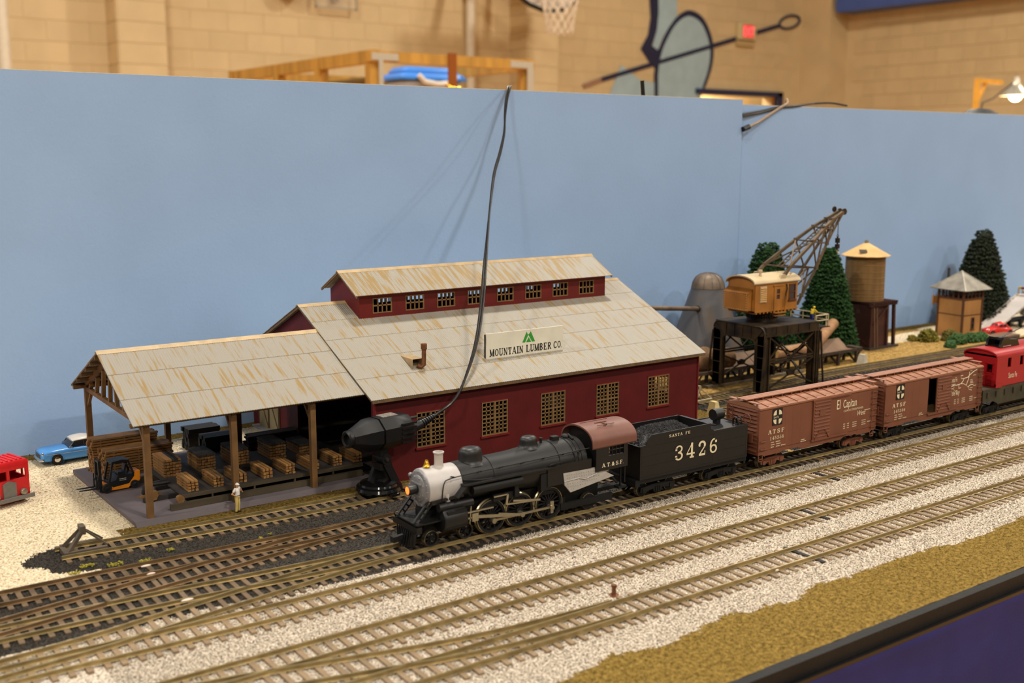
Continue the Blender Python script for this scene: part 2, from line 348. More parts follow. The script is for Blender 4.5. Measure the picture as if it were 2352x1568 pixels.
MB().box(-25, 25, -9.6, -9.2, 1, 60).obj('pane', mat('clear_sheet', (222,214,200), .08, var=0, alpha=.12), g)
b = MB().box(-25.5,25.5,-10.2,-8.8,0,1.6).box(-25.5,-24,-10.2,-8.8,0,60).box(24,25.5,-10.2,-8.8,0,60); b.obj('frame', mat('frame_alu', (170,160,140), .35, .5), g)
MB().box(-3,3,-9,-.3,8,60).obj('bracket', mat('bracket_steel', (140,125,95), .5), g)
# wooden crate frame with a tote inside
M_pine = mat('pine', (186,138,58), .5, var=.2, vs=25, mp=(1,1,.15))
A = ypx(855,115,400); X0, Z0 = A.x, A.z; X1 = ypx(1205,133,400).x
cr = thing('wooden_crate_frame', 'tall pine crate frame behind the backdrop, open sides, metal corner plates', 'crate frame', (X0, 400, FZ))
H = Z0-FZ
for i, px in enumerate((857, 737, 641, 551)):
    y = 0 if i == 0 else xpx(px, 150, X0).y-400
    MB().box(-2.2, 2.6, y-2, y+2.4, 0, H-.1).obj('post', M_pine, cr)
W = X1-X0
for x, y in ((W, 0), (W, 146), (0, 146)): MB().box(x-2.4, x+2.2, y-2, y+2.4, 0, H-.1).obj('post', M_pine, cr)
for a0, a1, b0, b1, z0, z1, nm in ((-1.8,1.8,-3,149,H-5,H,'rail'), (W-1.8,W+1.8,-3,149,H-5,H,'rail'), (-3,W+3,-3.2,.6,H-4.6,H-.4,'rail'), (-3,W+3,145,149,H-5,H,'rail'), (-3,W+3,144,148,H-14,H-10,'rail'), (-1.8,1.8,-3,149,H-36,H-31,'rail'), (0,W,2.5,143,H-43,H-40,'shelf')):
    MB().box(a0, a1, b0, b1, z0, z1).obj(nm, M_pine, cr)
MB().box(W-26, W-2.4, 75, 144, H-4.4, H-3.4).obj('top_board', mat('peg_board', (112,96,62), .6), cr)
M_plate = mat('zinc_plate', (196,186,166), .4, .3)
for x, s_ in ((0, 1), (W, -1)):
    MB().box(min(x-2.2*s_, x+10*s_), max(x-2.2*s_, x+10*s_), -3.6, -3.2, H-4, H-1.2).box(min(x+1*s_, x+3*s_) if s_ > 0 else x-1, max(x+1*s_, x+3*s_) if s_ > 0 else x+2.4, -3.6, -3.2, H-15, H-4).obj('corner_plate', M_plate, cr)
lx = ypx(1040,150,396).x-X0
MB().box(lx-2, lx+2, -4, -3.2, H-14, H+.4).obj('hasp', mat('rust_strap', (150,82,22), .5, .3), cr)
MB().tube([(lx-3.2,-4.2,H-12.4),(lx-1.6,-4.6,H-13.6),(lx+1.2,-4.6,H-14),(lx+3.4,-4.2,H-13.6)], .5, 6).obj('latch', mat('brass', (220,170,50), .25, .9), cr)
tx0, tx1 = ypx(925,160,440).x, ypx(1078,170,440).x; tz = ypx(975,152,440).z
to = thing('storage_tote', 'clear plastic storage tote with bright blue lid in crate frame', 'storage tote', ((tx0+tx1)/2, 452, H-40+FZ))
hz = tz-(H-40+FZ); tw = (tx1-tx0)/2
MB().bbox(-tw+2, tw-2, -10, 10, 0, hz-5, 3).obj('bin', mat('tote_clear', (190,190,198), .3, var=.04, vs=8), to)
MB().bbox(-tw, tw, -12, 12, hz-6, hz-3, 3).bbox(-tw+3, tw-3, -9, 9, hz-3, hz, 3).obj('lid', mat('tote_blue', (66,130,214), .35, var=.05, vs=8), to)
MB().tube([(-10,-12.5,hz-4),(-7,-13.2,hz-7),(0,-13.5,hz-8),(7,-13.2,hz-7),(10,-12.5,hz-4)], 1.3, 8).obj('handle', mat('tote_white', (216,206,192), .4), to)
# lamp on a wooden gallows
lg = thing('work_lamp', 'clamp work lamp lit on a yellow wooden gallows', 'lamp', (478, 300, FZ))
H2 = 58-FZ
MB().box(-1,1,-1,1,0,H2).box(1,20,-.9,.9,H2-2,H2-.1).bar((1,0,H2-10),(7,0,H2-2),1.3).obj('gallows', mat('yellow_pine', (226,165,60), .5, var=.1, vs=20), lg)
MB().tube([(1,-1,H2-20),(4,-1,H2-11),(12,-1,H2-9),(20,-1,H2-5),(30,0,H2-1)], .35, 5).obj('cord', M_black, lg)
MB().lathe([(1.6,6),(2,3),(3.2,1.4),(7.2,-2.6),(7.4,-3)], 20, (33,0,H2-4)).obj('shade', mat('lamp_shade', (200,190,170), .3, .6), lg)
MB().sph((33,0,H2-6.6), 3, 12, 8).obj('bulb', mat('bulb_glow', (255,240,210), .3, var=0, emit=((255,214,140), 40)), lg)
L = bpy.data.lights.new('bulb_light', 'POINT'); L.energy = 9; L.color = (1,.75,.45); L.shadow_soft_size = .03
lo_ = bpy.data.objects.new('bulb_light', L); COL.objects.link(lo_); lo_.location = ((478+33)*S, 300*S, (58-11.5)*S)
# ------------------------------------------------------------------ blue backdrop panels
M_sky = mat('backdrop_blue', (154,184,224), .55, var=.025, vs=14, bump=.35, bs=420, spec=.25)
YB = 90.6
tag(MB().box(-30, 97.1, YB, YB+.7, -.3, 29.85).obj('backdrop_panel', M_sky), 'long light blue backdrop board behind the red mill', 'backdrop')
M_edge = mat('board_edge', (214,206,186), .6)
MB().box(-30, 97.1, YB-.003, YB+.7, 29.85, 29.9).obj('cut_edge', M_edge, bpy.data.objects['backdrop_panel'])
tag(MB().box(97.1, 190, YB+.75, YB+1.4, -.3, 29.35).obj('backdrop_panel', M_sky), 'light blue backdrop board behind the water tower and trees', 'backdrop')
MB().box(97.1, 190, YB+.748, YB+1.4, 29.35, 29.4).obj('cut_edge', M_edge, bpy.data.objects['backdrop_panel.001'])
# ------------------------------------------------------------------ table board, edge and skirt
tb = thing('layout_table', 'model railway table with black front edge', 'table', (0, 0, 0))
MB().box(-30, 190, 32.1, 96, -6, -.35).obj('board', mat('plywood', (120,90,55), .7), tb)
MB().box(-30, 190, 31.5, 32.1, -.85, -.02).obj('edge_strip', mat('edge_black', (13,11,10), .65, var=.3, vs=60, bump=.5, bs=400), tb)
MB().box(-30, 190, 31.2, 31.6, -1.0, -.8).obj('edge_molding', mat('edge_gloss', (18,17,18), .18, var=.1), tb)
for x, y in ((-25,40),(-25,88),(80,40),(80,88),(185,40),(185,88)): MB().box(x-2,x+2,y-2,y+2,FZ,-6).obj('leg', M_pine, tb)
def skirt():
    b = MB(); n = 440; xs = [-30+220*i/n for i in range(n+1)]; rows = [(-.95,0),(-1.25,1),(-1.5,.5),(-3,.6),(-8,1.2),(-20,2.2),(-50,3),(-92,3.4)]
    vs = []; fs = []
    for z, k in rows:
        for x in xs:
            f = .35*k*(math.sin(x*.55)+.6*math.sin(x*1.31+1)+.3*math.sin(x*2.7)); vs.append((x, 31.25-.1*(k > .9)-.12*f, z+.03*math.sin(x*1.7)))
    for r in range(len(rows)-1): fs += [(r*(n+1)+i, (r+1)*(n+1)+i, (r+1)*(n+1)+i+1, r*(n+1)+i+1) for i in range(n)]
    b.add(vs, fs); return b
tag(skirt().obj('table_skirt', mat('navy_cloth', (36,36,98), .85, var=.1, vs=30, bump=.4, bs=1500), None, ang=80), 'dark blue cloth skirt hanging from the table edge', 'table skirt')
# ------------------------------------------------------------------ ground covers
def vnoise(x, y, sc, seed):
    r = np.random.default_rng(seed); T = r.random((256, 256)); u, v = x/sc, y/sc
    i, j = np.floor(u).astype(int), np.floor(v).astype(int); a, b = u-i, v-j; a, b = a*a*(3-2*a), b*b*(3-2*b)
    g = lambda p, q: T[p % 256, q % 256]
    return (g(i,j)*(1-a)+g(i+1,j)*a)*(1-b)+(g(i,j+1)*(1-a)+g(i+1,j+1)*a)*b
def zone(x, y):
    """0 front turf, 1 pale ballast, 2 dark ballast, 3 pale gravel, 4 olive turf, 5 tan ground"""
    n = (vnoise(x, y, 2.5, 1)-.5)*1.1+(vnoise(x, y, .7, 2)-.5)*.55; n2 = (vnoise(x, y, 1.2, 3)-.5)*.7
    z = np.full(x.shape, 3)
    b1 = np.interp(x, [5,13.7,18.8,26,39,55,74,96,170], [54.3,53.4,53.6,52.75,53.05,53.4,53.3,53.2,53.2])+n2*.5
    right = x > 67.5
    z[right] = 5
    z[right & (y > 82.9+n+np.clip((x-118)*.02,0,.6)) & (y < 86.7+n*.6+np.clip((x-123)*.1,0,1.5)) & (x > 100)] = 3
    z[right & (x > 131+n) & (y > 77.2+n*.3)] = 3
    z[right & (y > 88.6+n*.4)] = 4
    z[right & (x > 68) & (y < 72.8+n*.6+np.clip((x-72)*.2,0,3.4)) & (x < 180)] = 2
    z[right & (y < 71.5+n) & (y > 67.3-n) & (x < 72)] = 4
    z[~right & (y > 88.9+n*.5)] = 4
    z[~right & (y < 68.6) & (y > 66.55+n2*.5) & (x > 17.5+n)] = 4
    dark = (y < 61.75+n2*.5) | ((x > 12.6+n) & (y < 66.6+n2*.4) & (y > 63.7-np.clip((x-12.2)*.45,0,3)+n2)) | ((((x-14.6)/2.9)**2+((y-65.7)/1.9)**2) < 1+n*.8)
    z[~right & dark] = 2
    z[y < b1] = 1
    z[y < 36.85+n*.75] = 0
    return z
def ground_z(x, y):
    return (vnoise(x, y, 3, 11)-.5)*.05+(vnoise(x, y, .5, 12)-.5)*.05-.01
GM = [mat('turf_front', (110,88,40), .95, var=.3, vs=420, col2=(152,124,62), lo=.3, hi=.7, bump=1, bs=1400, spec=.1, det=8),
      mat('ballast_pale', (112,99,86), .9, col2=(214,200,181), lo=.36, hi=.56, var=.2, vs=900, bump=1, bs=1300, spec=.15, det=3),
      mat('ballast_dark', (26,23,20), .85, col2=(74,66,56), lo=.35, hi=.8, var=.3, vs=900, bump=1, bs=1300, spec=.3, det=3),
      mat('gravel_cream', (178,158,126), .95, col2=(230,213,182), lo=.3, hi=.6, var=.12, vs=700, bump=.8, bs=1100, spec=.1, det=4),
      mat('turf_olive', (92,72,32), .95, col2=(138,114,58), lo=.35, hi=.7, var=.3, vs=500, bump=1, bs=1200, spec=.1, det=6),
      mat('tan_ground', (150,117,60), .95, col2=(184,150,90), lo=.35, hi=.65, var=.2, vs=200, bump=.8, bs=1100, spec=.1, det=6)]
GN = [('turf_strip', 'brown and yellow turf strip along the table edge', 'turf'), ('pale_ballast', 'pale grey ballast between the three front tracks', 'ballast'),
      ('dark_ballast', 'dark cinder ballast under the locomotive and spur tracks', 'ballast'), ('gravel_lot', 'cream gravel lot around the lumber shed', 'gravel'),
      ('olive_turf', 'olive turf beside the mill and along the backdrop foot', 'turf'), ('tan_ground', 'tan sandy ground around the water tower', 'sand')]
def np_mesh(name, V, F, mt):
    me = bpy.data.meshes.new(name); k = F.shape[1]
    me.vertices.add(len(V)); me.vertices.foreach_set('co', (V*S).astype(np.float32).ravel())
    me.loops.add(F.size); me.loops.foreach_set('vertex_index', F.astype(np.int32).ravel())
    me.polygons.add(len(F)); me.polygons.foreach_set('loop_start', np.arange(0, F.size, k, dtype=np.int32)); me.polygons.foreach_set('loop_total', np.full(len(F), k, np.int32))
    me.update(calc_edges=True); me.materials.append(mt); return me
GO = []
def make_ground():
    gx = np.concatenate([np.arange(-30, 4, 1.0), np.arange(4, 110, .28), np.arange(110, 190.5, .6)]); gy = np.arange(32.05, 90.75, .28)
    Xg, Yg = np.meshgrid(gx, gy, indexing='ij'); Zg = ground_z(Xg, Yg); nx, ny = Xg.shape
    idx = np.arange(nx*ny).reshape(nx, ny); Q = np.stack([idx[:-1,:-1], idx[1:,:-1], idx[1:,1:], idx[:-1,1:]], -1).reshape(-1, 4)
    cx = (Xg[:-1,:-1]+Xg[1:,1:])/2; cy = (Yg[:-1,:-1]+Yg[1:,1:])/2; zo = zone(cx, cy).ravel(); V = np.stack([Xg, Yg, Zg], -1).reshape(-1, 3)
    for k in range(6):
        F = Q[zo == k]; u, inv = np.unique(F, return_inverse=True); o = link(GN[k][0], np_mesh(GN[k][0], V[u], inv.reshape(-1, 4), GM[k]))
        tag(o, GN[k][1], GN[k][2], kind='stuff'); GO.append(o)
make_ground()
def grains(k, n, x0, x1, y0, y1, size, name, mt=None, zoff=0):
    """loose stones or fibres lying on cover k"""
    r = RNG; out = []
    dens = lambda m: (x0+(x1-x0)*r.random(m)**1.35, y0+(y1-y0)*r.random(m))
    x, y = dens(n*2); jx = x+r.normal(0, .12, x.size); jy = y+r.normal(0, .12, x.size); ok = zone(jx, jy) == k; x, y = x[ok][:n], y[ok][:n]
    m = len(x); s = size*(.55+.9*r.random(m)); c = np.stack([x, y, ground_z(x, y)+s*.25+zoff], -1)
    base = np.array([[1,0,-.45],[-.5,.87,-.45],[-.5,-.87,-.45],[0,0,.8]])
    a = r.random(m)*2*PI; t = r.random(m)*1.2; ca, sa, ct, st_ = np.cos(a), np.sin(a), np.cos(t), np.sin(t)
    R = np.zeros((m,3,3)); R[:,0,0] = ca; R[:,0,1] = -sa*ct; R[:,0,2] = sa*st_; R[:,1,0] = sa; R[:,1,1] = ca*ct; R[:,1,2] = -ca*st_; R[:,2,1] = st_; R[:,2,2] = ct
    V = np.einsum('mij,kj->mki', R, base)*s[:,None,None]+c[:,None,:]
    F = (np.arange(m)*4)[:,None,None]+np.array([[0,2,1],[0,1,3],[1,2,3],[2,0,3]])[None]
    o = link(name, np_mesh(name, V.reshape(-1,3), F.reshape(-1,3), mt or GM[k]), GO[k]); o['kind'] = 'stuff'; return o
grains(1, 120000, 12, 98, 36, 54, .056, 'stones')
grains(2, 60000, 8, 105, 52.5, 76.5, .055, 'cinders')
grains(3, 16000, 8, 36, 60, 90, .055, 'stones'); grains(3, 5000, 105, 165, 77, 89, .06, 'stones')
grains(0, 22000, 22, 80, 32.2, 38, .04, 'fibres')
grains(4, 7000, 14, 150, 66, 90.5, .06, 'fibres'); grains(5, 7000, 68, 150, 72, 89, .06, 'crumbs')
M_weed = mat('weed_green', (150,140,40), .9, var=.35, vs=500)
def weeds(spots):
    b = MB()
    for x, y, s_ in spots:
        for i in range(int(90*s_)):
            a, d = random.random()*2*PI, random.random()*s_; b.sph((x+d*math.cos(a), y+d*.6*math.sin(a), .05+.1*random.random()), (.03+.04*random.random(), .045, .035), 5, 4)
    o = b.obj('weed_clump', M_weed); tag(o, 'tufts of yellow green weeds on the dark ballast by the bumper', 'weeds', kind='stuff')
weeds([(14.6,63.3,.55),(16.0,62.6,.5),(17.6,62.2,.4),(13.7,62.5,.4),(19.4,63.1,.3),(24.6,61.9,.18),(25.4,62.2,.15),(34.6,66.9,.25)])
# ------------------------------------------------------------------ tracks
M_rail = mat('nickel_rail', (160,141,98), .28, .6, var=.2, vs=90); M_railr = mat('rusty_rail', (132,106,74), .36, .5, var=.3, vs=80)
M_tie = mat('tie_tan', (130,109,83), .8, var=.14, vs=120, rnd=True); M_tied = mat('tie_brown', (98,80,60), .8, var=.25, vs=120, rnd=True); M_tieb = mat('tie_black', (34,28,24), .7)
tie_me = {}
for k_, m_ in (('tan', M_tie), ('brown', M_tied), ('black', M_tieb)):
    b = MB().add([(-.15,-1.5,-.15),(.15,-1.5,-.15),(.15,1.5,-.15),(-.15,1.5,-.15),(-.14,-1.49,.1),(.14,-1.49,.1),(.14,1.49,.1),(-.14,1.49,.1)], [(4,5,6,7),(0,1,5,4),(1,2,6,5),(2,3,7,6),(3,0,4,7)])
    tie_me[k_] = b.mesh('tie', m_)
PROF = [(-.1,.1),(.1,.1),(.1,.12),(.03,.145),(.025,.265),(.046,.28),(.04,.33),(-.04,.33),(-.046,.28),(-.025,.265),(-.03,.145),(-.1,.12)]
def sweep(P, prof):
    vs = []; n = len(prof); fs = [tuple(range(n)), tuple(range(len(P)*n-1, (len(P)-1)*n-1, -1))]
    for i, p in enumerate(P):
        d = (P[min(i+1, len(P)-1)]-P[max(i-1, 0)]).normalized(); nm = Vector((-d.y, d.x, 0))
        vs += [(p.x+nm.x*a, p.y+nm.y*a, z) for a, z in prof]
    for i in range(len(P)-1): fs += [(i*n+k, (i+1)*n+k, (i+1)*n+(k+1) % n, i*n+(k+1) % n) for k in range(n)]
    return MB().add(vs, fs)
def line(pts): xs = [p[0] for p in pts]; ys = [p[1] for p in pts]; return xs, ys
def yat(c, x):
    return float(np.interp(x, [p.x for p in c], [p.y for p in c]))
TR = {}
def track(key, label, pts, x0, x1, tie='tan', rail=None, ties=True, pitch=.78, off=0, other=(), gap=None):
    c = crv([(x, y, 0) for x, y in pts], 6); c = [p for p in c if x0 <= p.x <= x1]
    if c[0].x > x0+.01: c.insert(0, Vector((x0, c[0].y, 0)))
    if c[-1].x < x1-.01: c.append(Vector((x1, c[-1].y, 0)))
    TR[key] = c; t = thing('railroad_track', label, 'track', (0,0,0))
    for s_ in (-1, 1):
        P = []
        for i, p in enumerate(c):
            d = (c[min(i+1, len(c)-1)]-c[max(i-1, 0)]).normalized(); P.append(p+Vector((-d.y, d.x, 0))*(.86*s_))
        sweep(P, PROF).obj('rail', rail or M_rail, t, ang=25)
    if ties:
        n = int((x1-x0)/pitch)
        for i in range(n+1):
            x = x0+.15+off+i*pitch
            if x > x1: break
            y = yat(c, x); lo, hi = y-1.5, y+1.5
            for oc, nb in other:
                if oc[0].x <= x <= oc[-1].x:
                    yo, yn = yat(oc, x), yat(nb, x)
                    if abs(yo-y) <= abs(yn-yo)+.02:
                        if yn > y: hi = max(hi, min(yo+1.5, yn-1.54))
                        else: lo = min(lo, max(yo-1.5, yn+1.54))
            k = 'black' if gap and any(abs(x-g_) < .4 for g_ in gap) else tie
            o = link('tie', tie_me[k], t, (x+random.uniform(-.03,.03), (lo+hi)/2, random.uniform(-.012,.006)), random.uniform(-.012,.012)); o.scale.y = (hi-lo)/3
            if hi-lo < 3.01 and yat(c, min(x+.5, x1)) != y: o.rotation_euler.z += math.atan((yat(c, min(x+.5, x1))-y)/.5)*.5
    return t
PB = [(-4,55.9),(4,56.2),(8.7,56.85),(12.9,57.5),(18.5,58.4),(22,58.9),(26,59.55),(30,59.9),(35,60)]
PD = [(-6,51),(2,51.3),(7.8,51.94),(12.7,52.4),(16.3,53.0),(22,53.9),(27.6,54.65),(34,54.9)]
PE = [(-4,45.4),(6,45.4),(11,45.0),(14.6,44.5),(18.6,43.6),(21.7,42.85),(26,41.8),(31,41.1),(38,40.65)]
Q1 = [(-20,40.65),(10,40.65),(40,40.6),(60,40.6),(100,40.7),(170,40.8)]
Q2 = [(-20,45.5),(10,45.5),(40,45.45),(60,45.45),(80,45.5),(170,45.5)]
Q3 = [(-20,51.2),(7.7,51.15),(12.5,51.0),(16,50.85),(25,50.65),(50,50.65),(100,50.7),(170,50.7)]
Q4 = [(-20,56.2),(8.6,56.05),(17.5,55.75),(21,55.45),(28,55.0),(40,54.85),(82,54.9),(170,54.9)]
Q5 = [(-20,60.75),(9,60.72),(20,60.45),(26,60.2),(32,60.0),(60,60),(120,60.2)]
c1, c2, c3, c4, c5 = [crv([(x,y,0) for x,y in q], 6) for q in (Q1,Q2,Q3,Q4,Q5)]
cB = crv([(x,y,0) for x,y in PB], 6); cD = crv([(x,y,0) for x,y in PD], 6); cE = crv([(x,y,0) for x,y in PE], 6)
track('T1', 'front track on pale ballast beside the turf strip', Q1, -10, 130, other=((cE,c2),), gap=(50.2,))
track('T2', 'middle of the three tracks laid in pale ballast', Q2, -10, 130, off=.25, other=((cE,c1),), gap=(56.6,))
track('T3', 'pale ballast track beside the dark locomotive track', Q3, -10, 135, off=.1, other=((cD,c4),), gap=(64.2,))
track('T4', 'dark ballast track carrying the steam train', Q4, -10, 140, 'brown', pitch=.7, off=.3, other=((cB,c5),(cD,c3)))
track('T5', 'dark ballast track between the mill spur and the steam train', Q5, -10, 120, 'brown', M_railr, pitch=.7, other=((cB,c4),))
track('B', 'crossover rails leaving the locomotive track toward the mill', PB, -2, 33, ties=False, rail=M_railr)
track('D', 'crossover rails from pale ballast track to locomotive track', PD, -4, 32, ties=False)
track('E', 'crossover rails joining the two front pale tracks', PE, -2, 36, ties=False)
track('T6', 'spur track ending at the bumper beside the lumber shed', [(10,66),(14,65.9),(20,65.5),(33,65.05),(50,65.2),(75,65.7)], 13.6, 75, 'brown', pitch=.7, off=.2)
track('T7', 'rear track running under the gantry crane', [(73.3,73.6),(78,73.7),(86,74.3),(93,74.85),(100,74.85),(120,74.5),(160,74.4)], 73.4, 150, 'brown', pitch=.7, off=.2)
track('T8', 'stub track behind the tender ending at a cream block', [(71.8,69.3),(90,69.4),(120,69.6)], 72.1, 110, 'brown', pitch=.7, off=.1)
# ------------------------------------------------------------------ mill (red barn)
M_red = mat('mill_red_v', (92,16,15), .6, var=.12, vs=60, wave=('X', .3), wd=.8, wstr=.9); M_redy = mat('mill_red_y', (92,16,15), .6, var=.12, vs=60, wave=('Y', .3), wd=.5, wstr=.6)
M_redh = mat('mill_red_h', (104,23,20), .6, var=.14, vs=60, wave=('Z', .36), wd=.6, wstr=.7); M_trimr = mat('mill_trim_red', (112,24,25), .5, var=.08)
M_win = mat('window_tan', (128,98,60), .6, var=.12, vs=200)
def tin(name, dens):
    return mat(name, (157,150,138), .5, .0, col2=(150,124,78), lo=dens, hi=dens+.12, var=.05, vs=1, mp=(420,30,30), rnd=True, det=3, spec=.35)
M_tin = tin('tin_roof', .54); M_tin2 = tin('tin_roof_rusty', .46); M_ridge = mat('ridge_cap', (176,150,110), .5, var=.15, vs=120); M_under = mat('roof_under', (104,76,46), .8)
def holes_wall(b, ax, c0, c1, u0, u1, z0, z1, holes):
    us = sorted({u0, u1, *[h[0] for h in holes], *[h[1] for h in holes]}); zs = sorted({z0, z1, *[h[2] for h in holes], *[h[3] for h in holes]})
    for i in range(len(us)-1):
        j = 0
        while j < len(zs)-1:
            um = (us[i]+us[i+1])/2; solid = lambda j: not any(h[0] < um < h[1] and h[2] < (zs[j]+zs[j+1])/2 < h[3] for h in holes)
            if not solid(j): j += 1; continue
            k = j
            while k+1 < len(zs)-1 and solid(k+1): k += 1
            if ax == 'y': b.box(us[i], us[i+1], c0, c1, zs[j], zs[k+1])
            else: b.box(c0, c1, us[i], us[i+1], zs[j], zs[k+1])
            j = k+1
    return b
def corr(x0, x1, lo, hi, pitch=.17, amp=.03, th=.05, out=1):
    """corrugated sheet between the low and high edge (y, z); the waves run down the slope"""
    d = Vector((hi[0]-lo[0], hi[1]-lo[1])).normalized(); nrm = Vector((-d.y*out, d.x*out)); n = int((x1-x0)/pitch*2); vs = []; fs = []
    for i in range(n+1):
        x = x0+(x1-x0)*i/n; a = amp*(i % 2)
        for p in (lo, hi):
            for e in (a, a-th): vs.append((x, p[0]+nrm.x*e, p[1]+nrm.y*e))
    for i in range(n):
        q, r = i*4, i*4+4; fs += [(q, r, r+2, q+2), (q+1, q+3, r+3, r+1), (q, q+1, r+1, r), (q+2, r+2, r+3, q+3)]
    fs += [(0,2,3,1), (n*4, n*4+1, n*4+3, n*4+2)]
    return MB().add(vs, fs)
ml = thing('lumber_mill', 'dark red lumber mill with rusty corrugated roof and clerestory', 'mill building', (36, 67.5, 0))
OX, OY = 36, 67.5                    # local = world - (36, 67.5)
lx = lambda x: x-OX
ly = lambda y: y-OY
WX = [39.2, 44.95, 50.6, 56.3, 62.0]; HOL = [(lx(x), lx(x)+2.42, 2.3, 4.95) for x in WX]
b = holes_wall(MB(), 'y', 0, .18, lx(35.8), lx(67.85), 0, 6.62, HOL); b.obj('front_wall', M_red, ml)
b = holes_wall(MB(), 'y', ly(90.2), ly(90.38), lx(35.8), lx(67.85), 0, 6.62, HOL); b.obj('back_wall', M_red, ml)
GX = [(y, y+2.4, 2.3, 4.95) for y in (3.0, 8.5, 14, 19.4)]
b = holes_wall(MB(), 'x', lx(67.67), lx(67.85), 0.18, ly(90.2), 0, 6.62, GX); b.prism([(0,6.62),(ly(79),11.72),(ly(90.38),6.62)], 'x', lx(67.67), lx(67.85)); b.obj('end_wall', M_redy, ml)
b = MB().box(lx(35.8), lx(35.98), 0.18, .6, 0, 6.62).box(lx(35.8), lx(35.98), ly(80.9), ly(90.2), 0, 6.62); b.prism([(0,6.62),(ly(79),11.72),(ly(90.38),6.62)], 'x', lx(35.8), lx(35.98)); b.obj('end_wall', M_redy, ml)
MB().box(lx(35.98), lx(67.67), .18, ly(90.2), -.1, .12).obj('floor_slab', mat('mill_floor', (70,60,52), .9), ml)
for x in WX:                          # front windows: two sashes of small panes, open lattice
    o = lx(x); W_, H_ = 2.42, 2.65; b = MB()
    b.box(o, o+W_, -.06, .1, 2.3, 2.38).box(o, o+W_, -.06, .1, 4.87, 4.95).box(o, o+.08, -.06, .1, 2.38, 4.87).box(o+W_-.08, o+W_, -.06, .1, 2.38, 4.87).box(o+W_/2-.09, o+W_/2+.09, -.07, .1, 2.38, 4.87).box(o, o+W_, -.055, .09, 3.58, 3.68)
    wi = b.obj('window', M_win, ml)
    m_ = MB()
    for k in (1,2):
        for s_ in (0, 1): xx = o+.08+s_*1.17+k*1.09/3; m_.box(xx-.045, xx+.045, -.03, .05, 2.38, 4.87)
    for k in range(1, 8):
        if k != 4: zz = 2.38+k*2.49/8; m_.box(o+.08, o+W_-.08, -.03, .05, zz-.042, zz+.042)
    m_.obj('muntins', M_win, wi)
    MB().box(o-.12, o+W_+.12, -.14, 0, 2.16, 2.3).obj('window_sill', M_trimr, ml); MB().box(o-.06, o+W_+.06, -.05, 0, 4.95, 5.02).obj('window_head', M_trimr, ml)
for y0, x_ in ((90.3, 0),):
    for x in WX:
        b = MB()
        for k in range(1, 8): b.box(lx(x)+k*.3, lx(x)+k*.3+.06, ly(90.25), ly(90.32), 2.3, 4.95).box(lx(x), lx(x)+2.42, ly(90.25), ly(90.32), 2.3+k*.33, 2.36+k*.33)
        b.obj('window', M_win, ml)
for x in (35.72, 67.8): MB().box(lx(x), lx(x)+.13, -.1, .2, 0, 6.6).obj('corner_board', M_trimr, ml)
# gable double door on the shed side
dn = MB().box(lx(35.7), lx(35.8), ly(84.5), ly(88.9), .15, 3.4).obj('door', mat('door_tan', (150,132,96), .7, var=.12, vs=60), ml)
b = MB()
for a_, c_ in ((84.6,86.6),(86.8,88.8)): b.bar((lx(35.68),ly(a_),.3),(lx(35.68),ly(c_),3.3),.1,.06).bar((lx(35.68),ly(a_),.3),(lx(35.68),ly(a_),3.3),.08,.06).bar((lx(35.68),ly(c_),.3),(lx(35.68),ly(c_),3.3),.08,.06)
b.obj('brace', mat('door_brace', (110,92,62), .7), dn)
MB().box(lx(35.2), lx(35.8), ly(83.5), ly(89.3), 0, .15).obj('door_step', mat('step_grey', (150,145,140), .8), ml)
EL, RG = (ly(66.9), 6.45), (ly(79.0), 11.9)
def rp(y): return (y, 6.45+.4504*(y-EL[0]))
for i in range(5):                    # five courses of sheets per slope, each lapped over the one below
    a, c = EL[0]+i*12.1/5, EL[0]+(i+1)*12.1/5; p, q = rp(a), rp(c); e = .0 if i == 0 else .07
    for xa, xb in (((35.25,68.2),) if i < 4 else ((35.25,39.45),(64.5,68.2))): corr(lx(xa), lx(xb), (p[0], p[1]+.04), (q[0], q[1]+.02)).obj('roof_sheet', M_tin, ml, ang=10)
for i in range(4):
    a, c = ly(79)+i*2.88, ly(79)+(i+1)*2.88; z = lambda y: 11.9-.4504*(y-ly(79))
    for xa, xb in (((35.25,68.2),) if i > 0 else ((35.25,39.45),(64.5,68.2))): corr(lx(xa), lx(xb), (c, z(c)+.04), (a, z(a)+.02), out=-1).obj('roof_sheet', M_tin, ml, ang=10)
for xa, xb in ((35.2,39.4),(64.55,68.25)): MB().prism([(ly(78.6),11.78),(ly(79),11.98),(ly(79.4),11.78),(ly(79),11.9)], 'x', lx(xa), lx(xb)).obj('ridge_cap', M_ridge, ml)
b = MB()
for x in (35.3, 68.05): b.prism([(EL[0],6.25),(EL[0],6.4),(RG[0],11.85),(ly(90.5),6.6),(ly(90.5),6.4),(RG[0],11.65)], 'x', lx(x), lx(x)+.12)
b.box(lx(35.3), lx(68.15), EL[0]+.02, EL[0]+.14, 6.24, 6.44); b.obj('fascia', mat('fascia_wood', (110,84,56), .7, var=.2), ml)
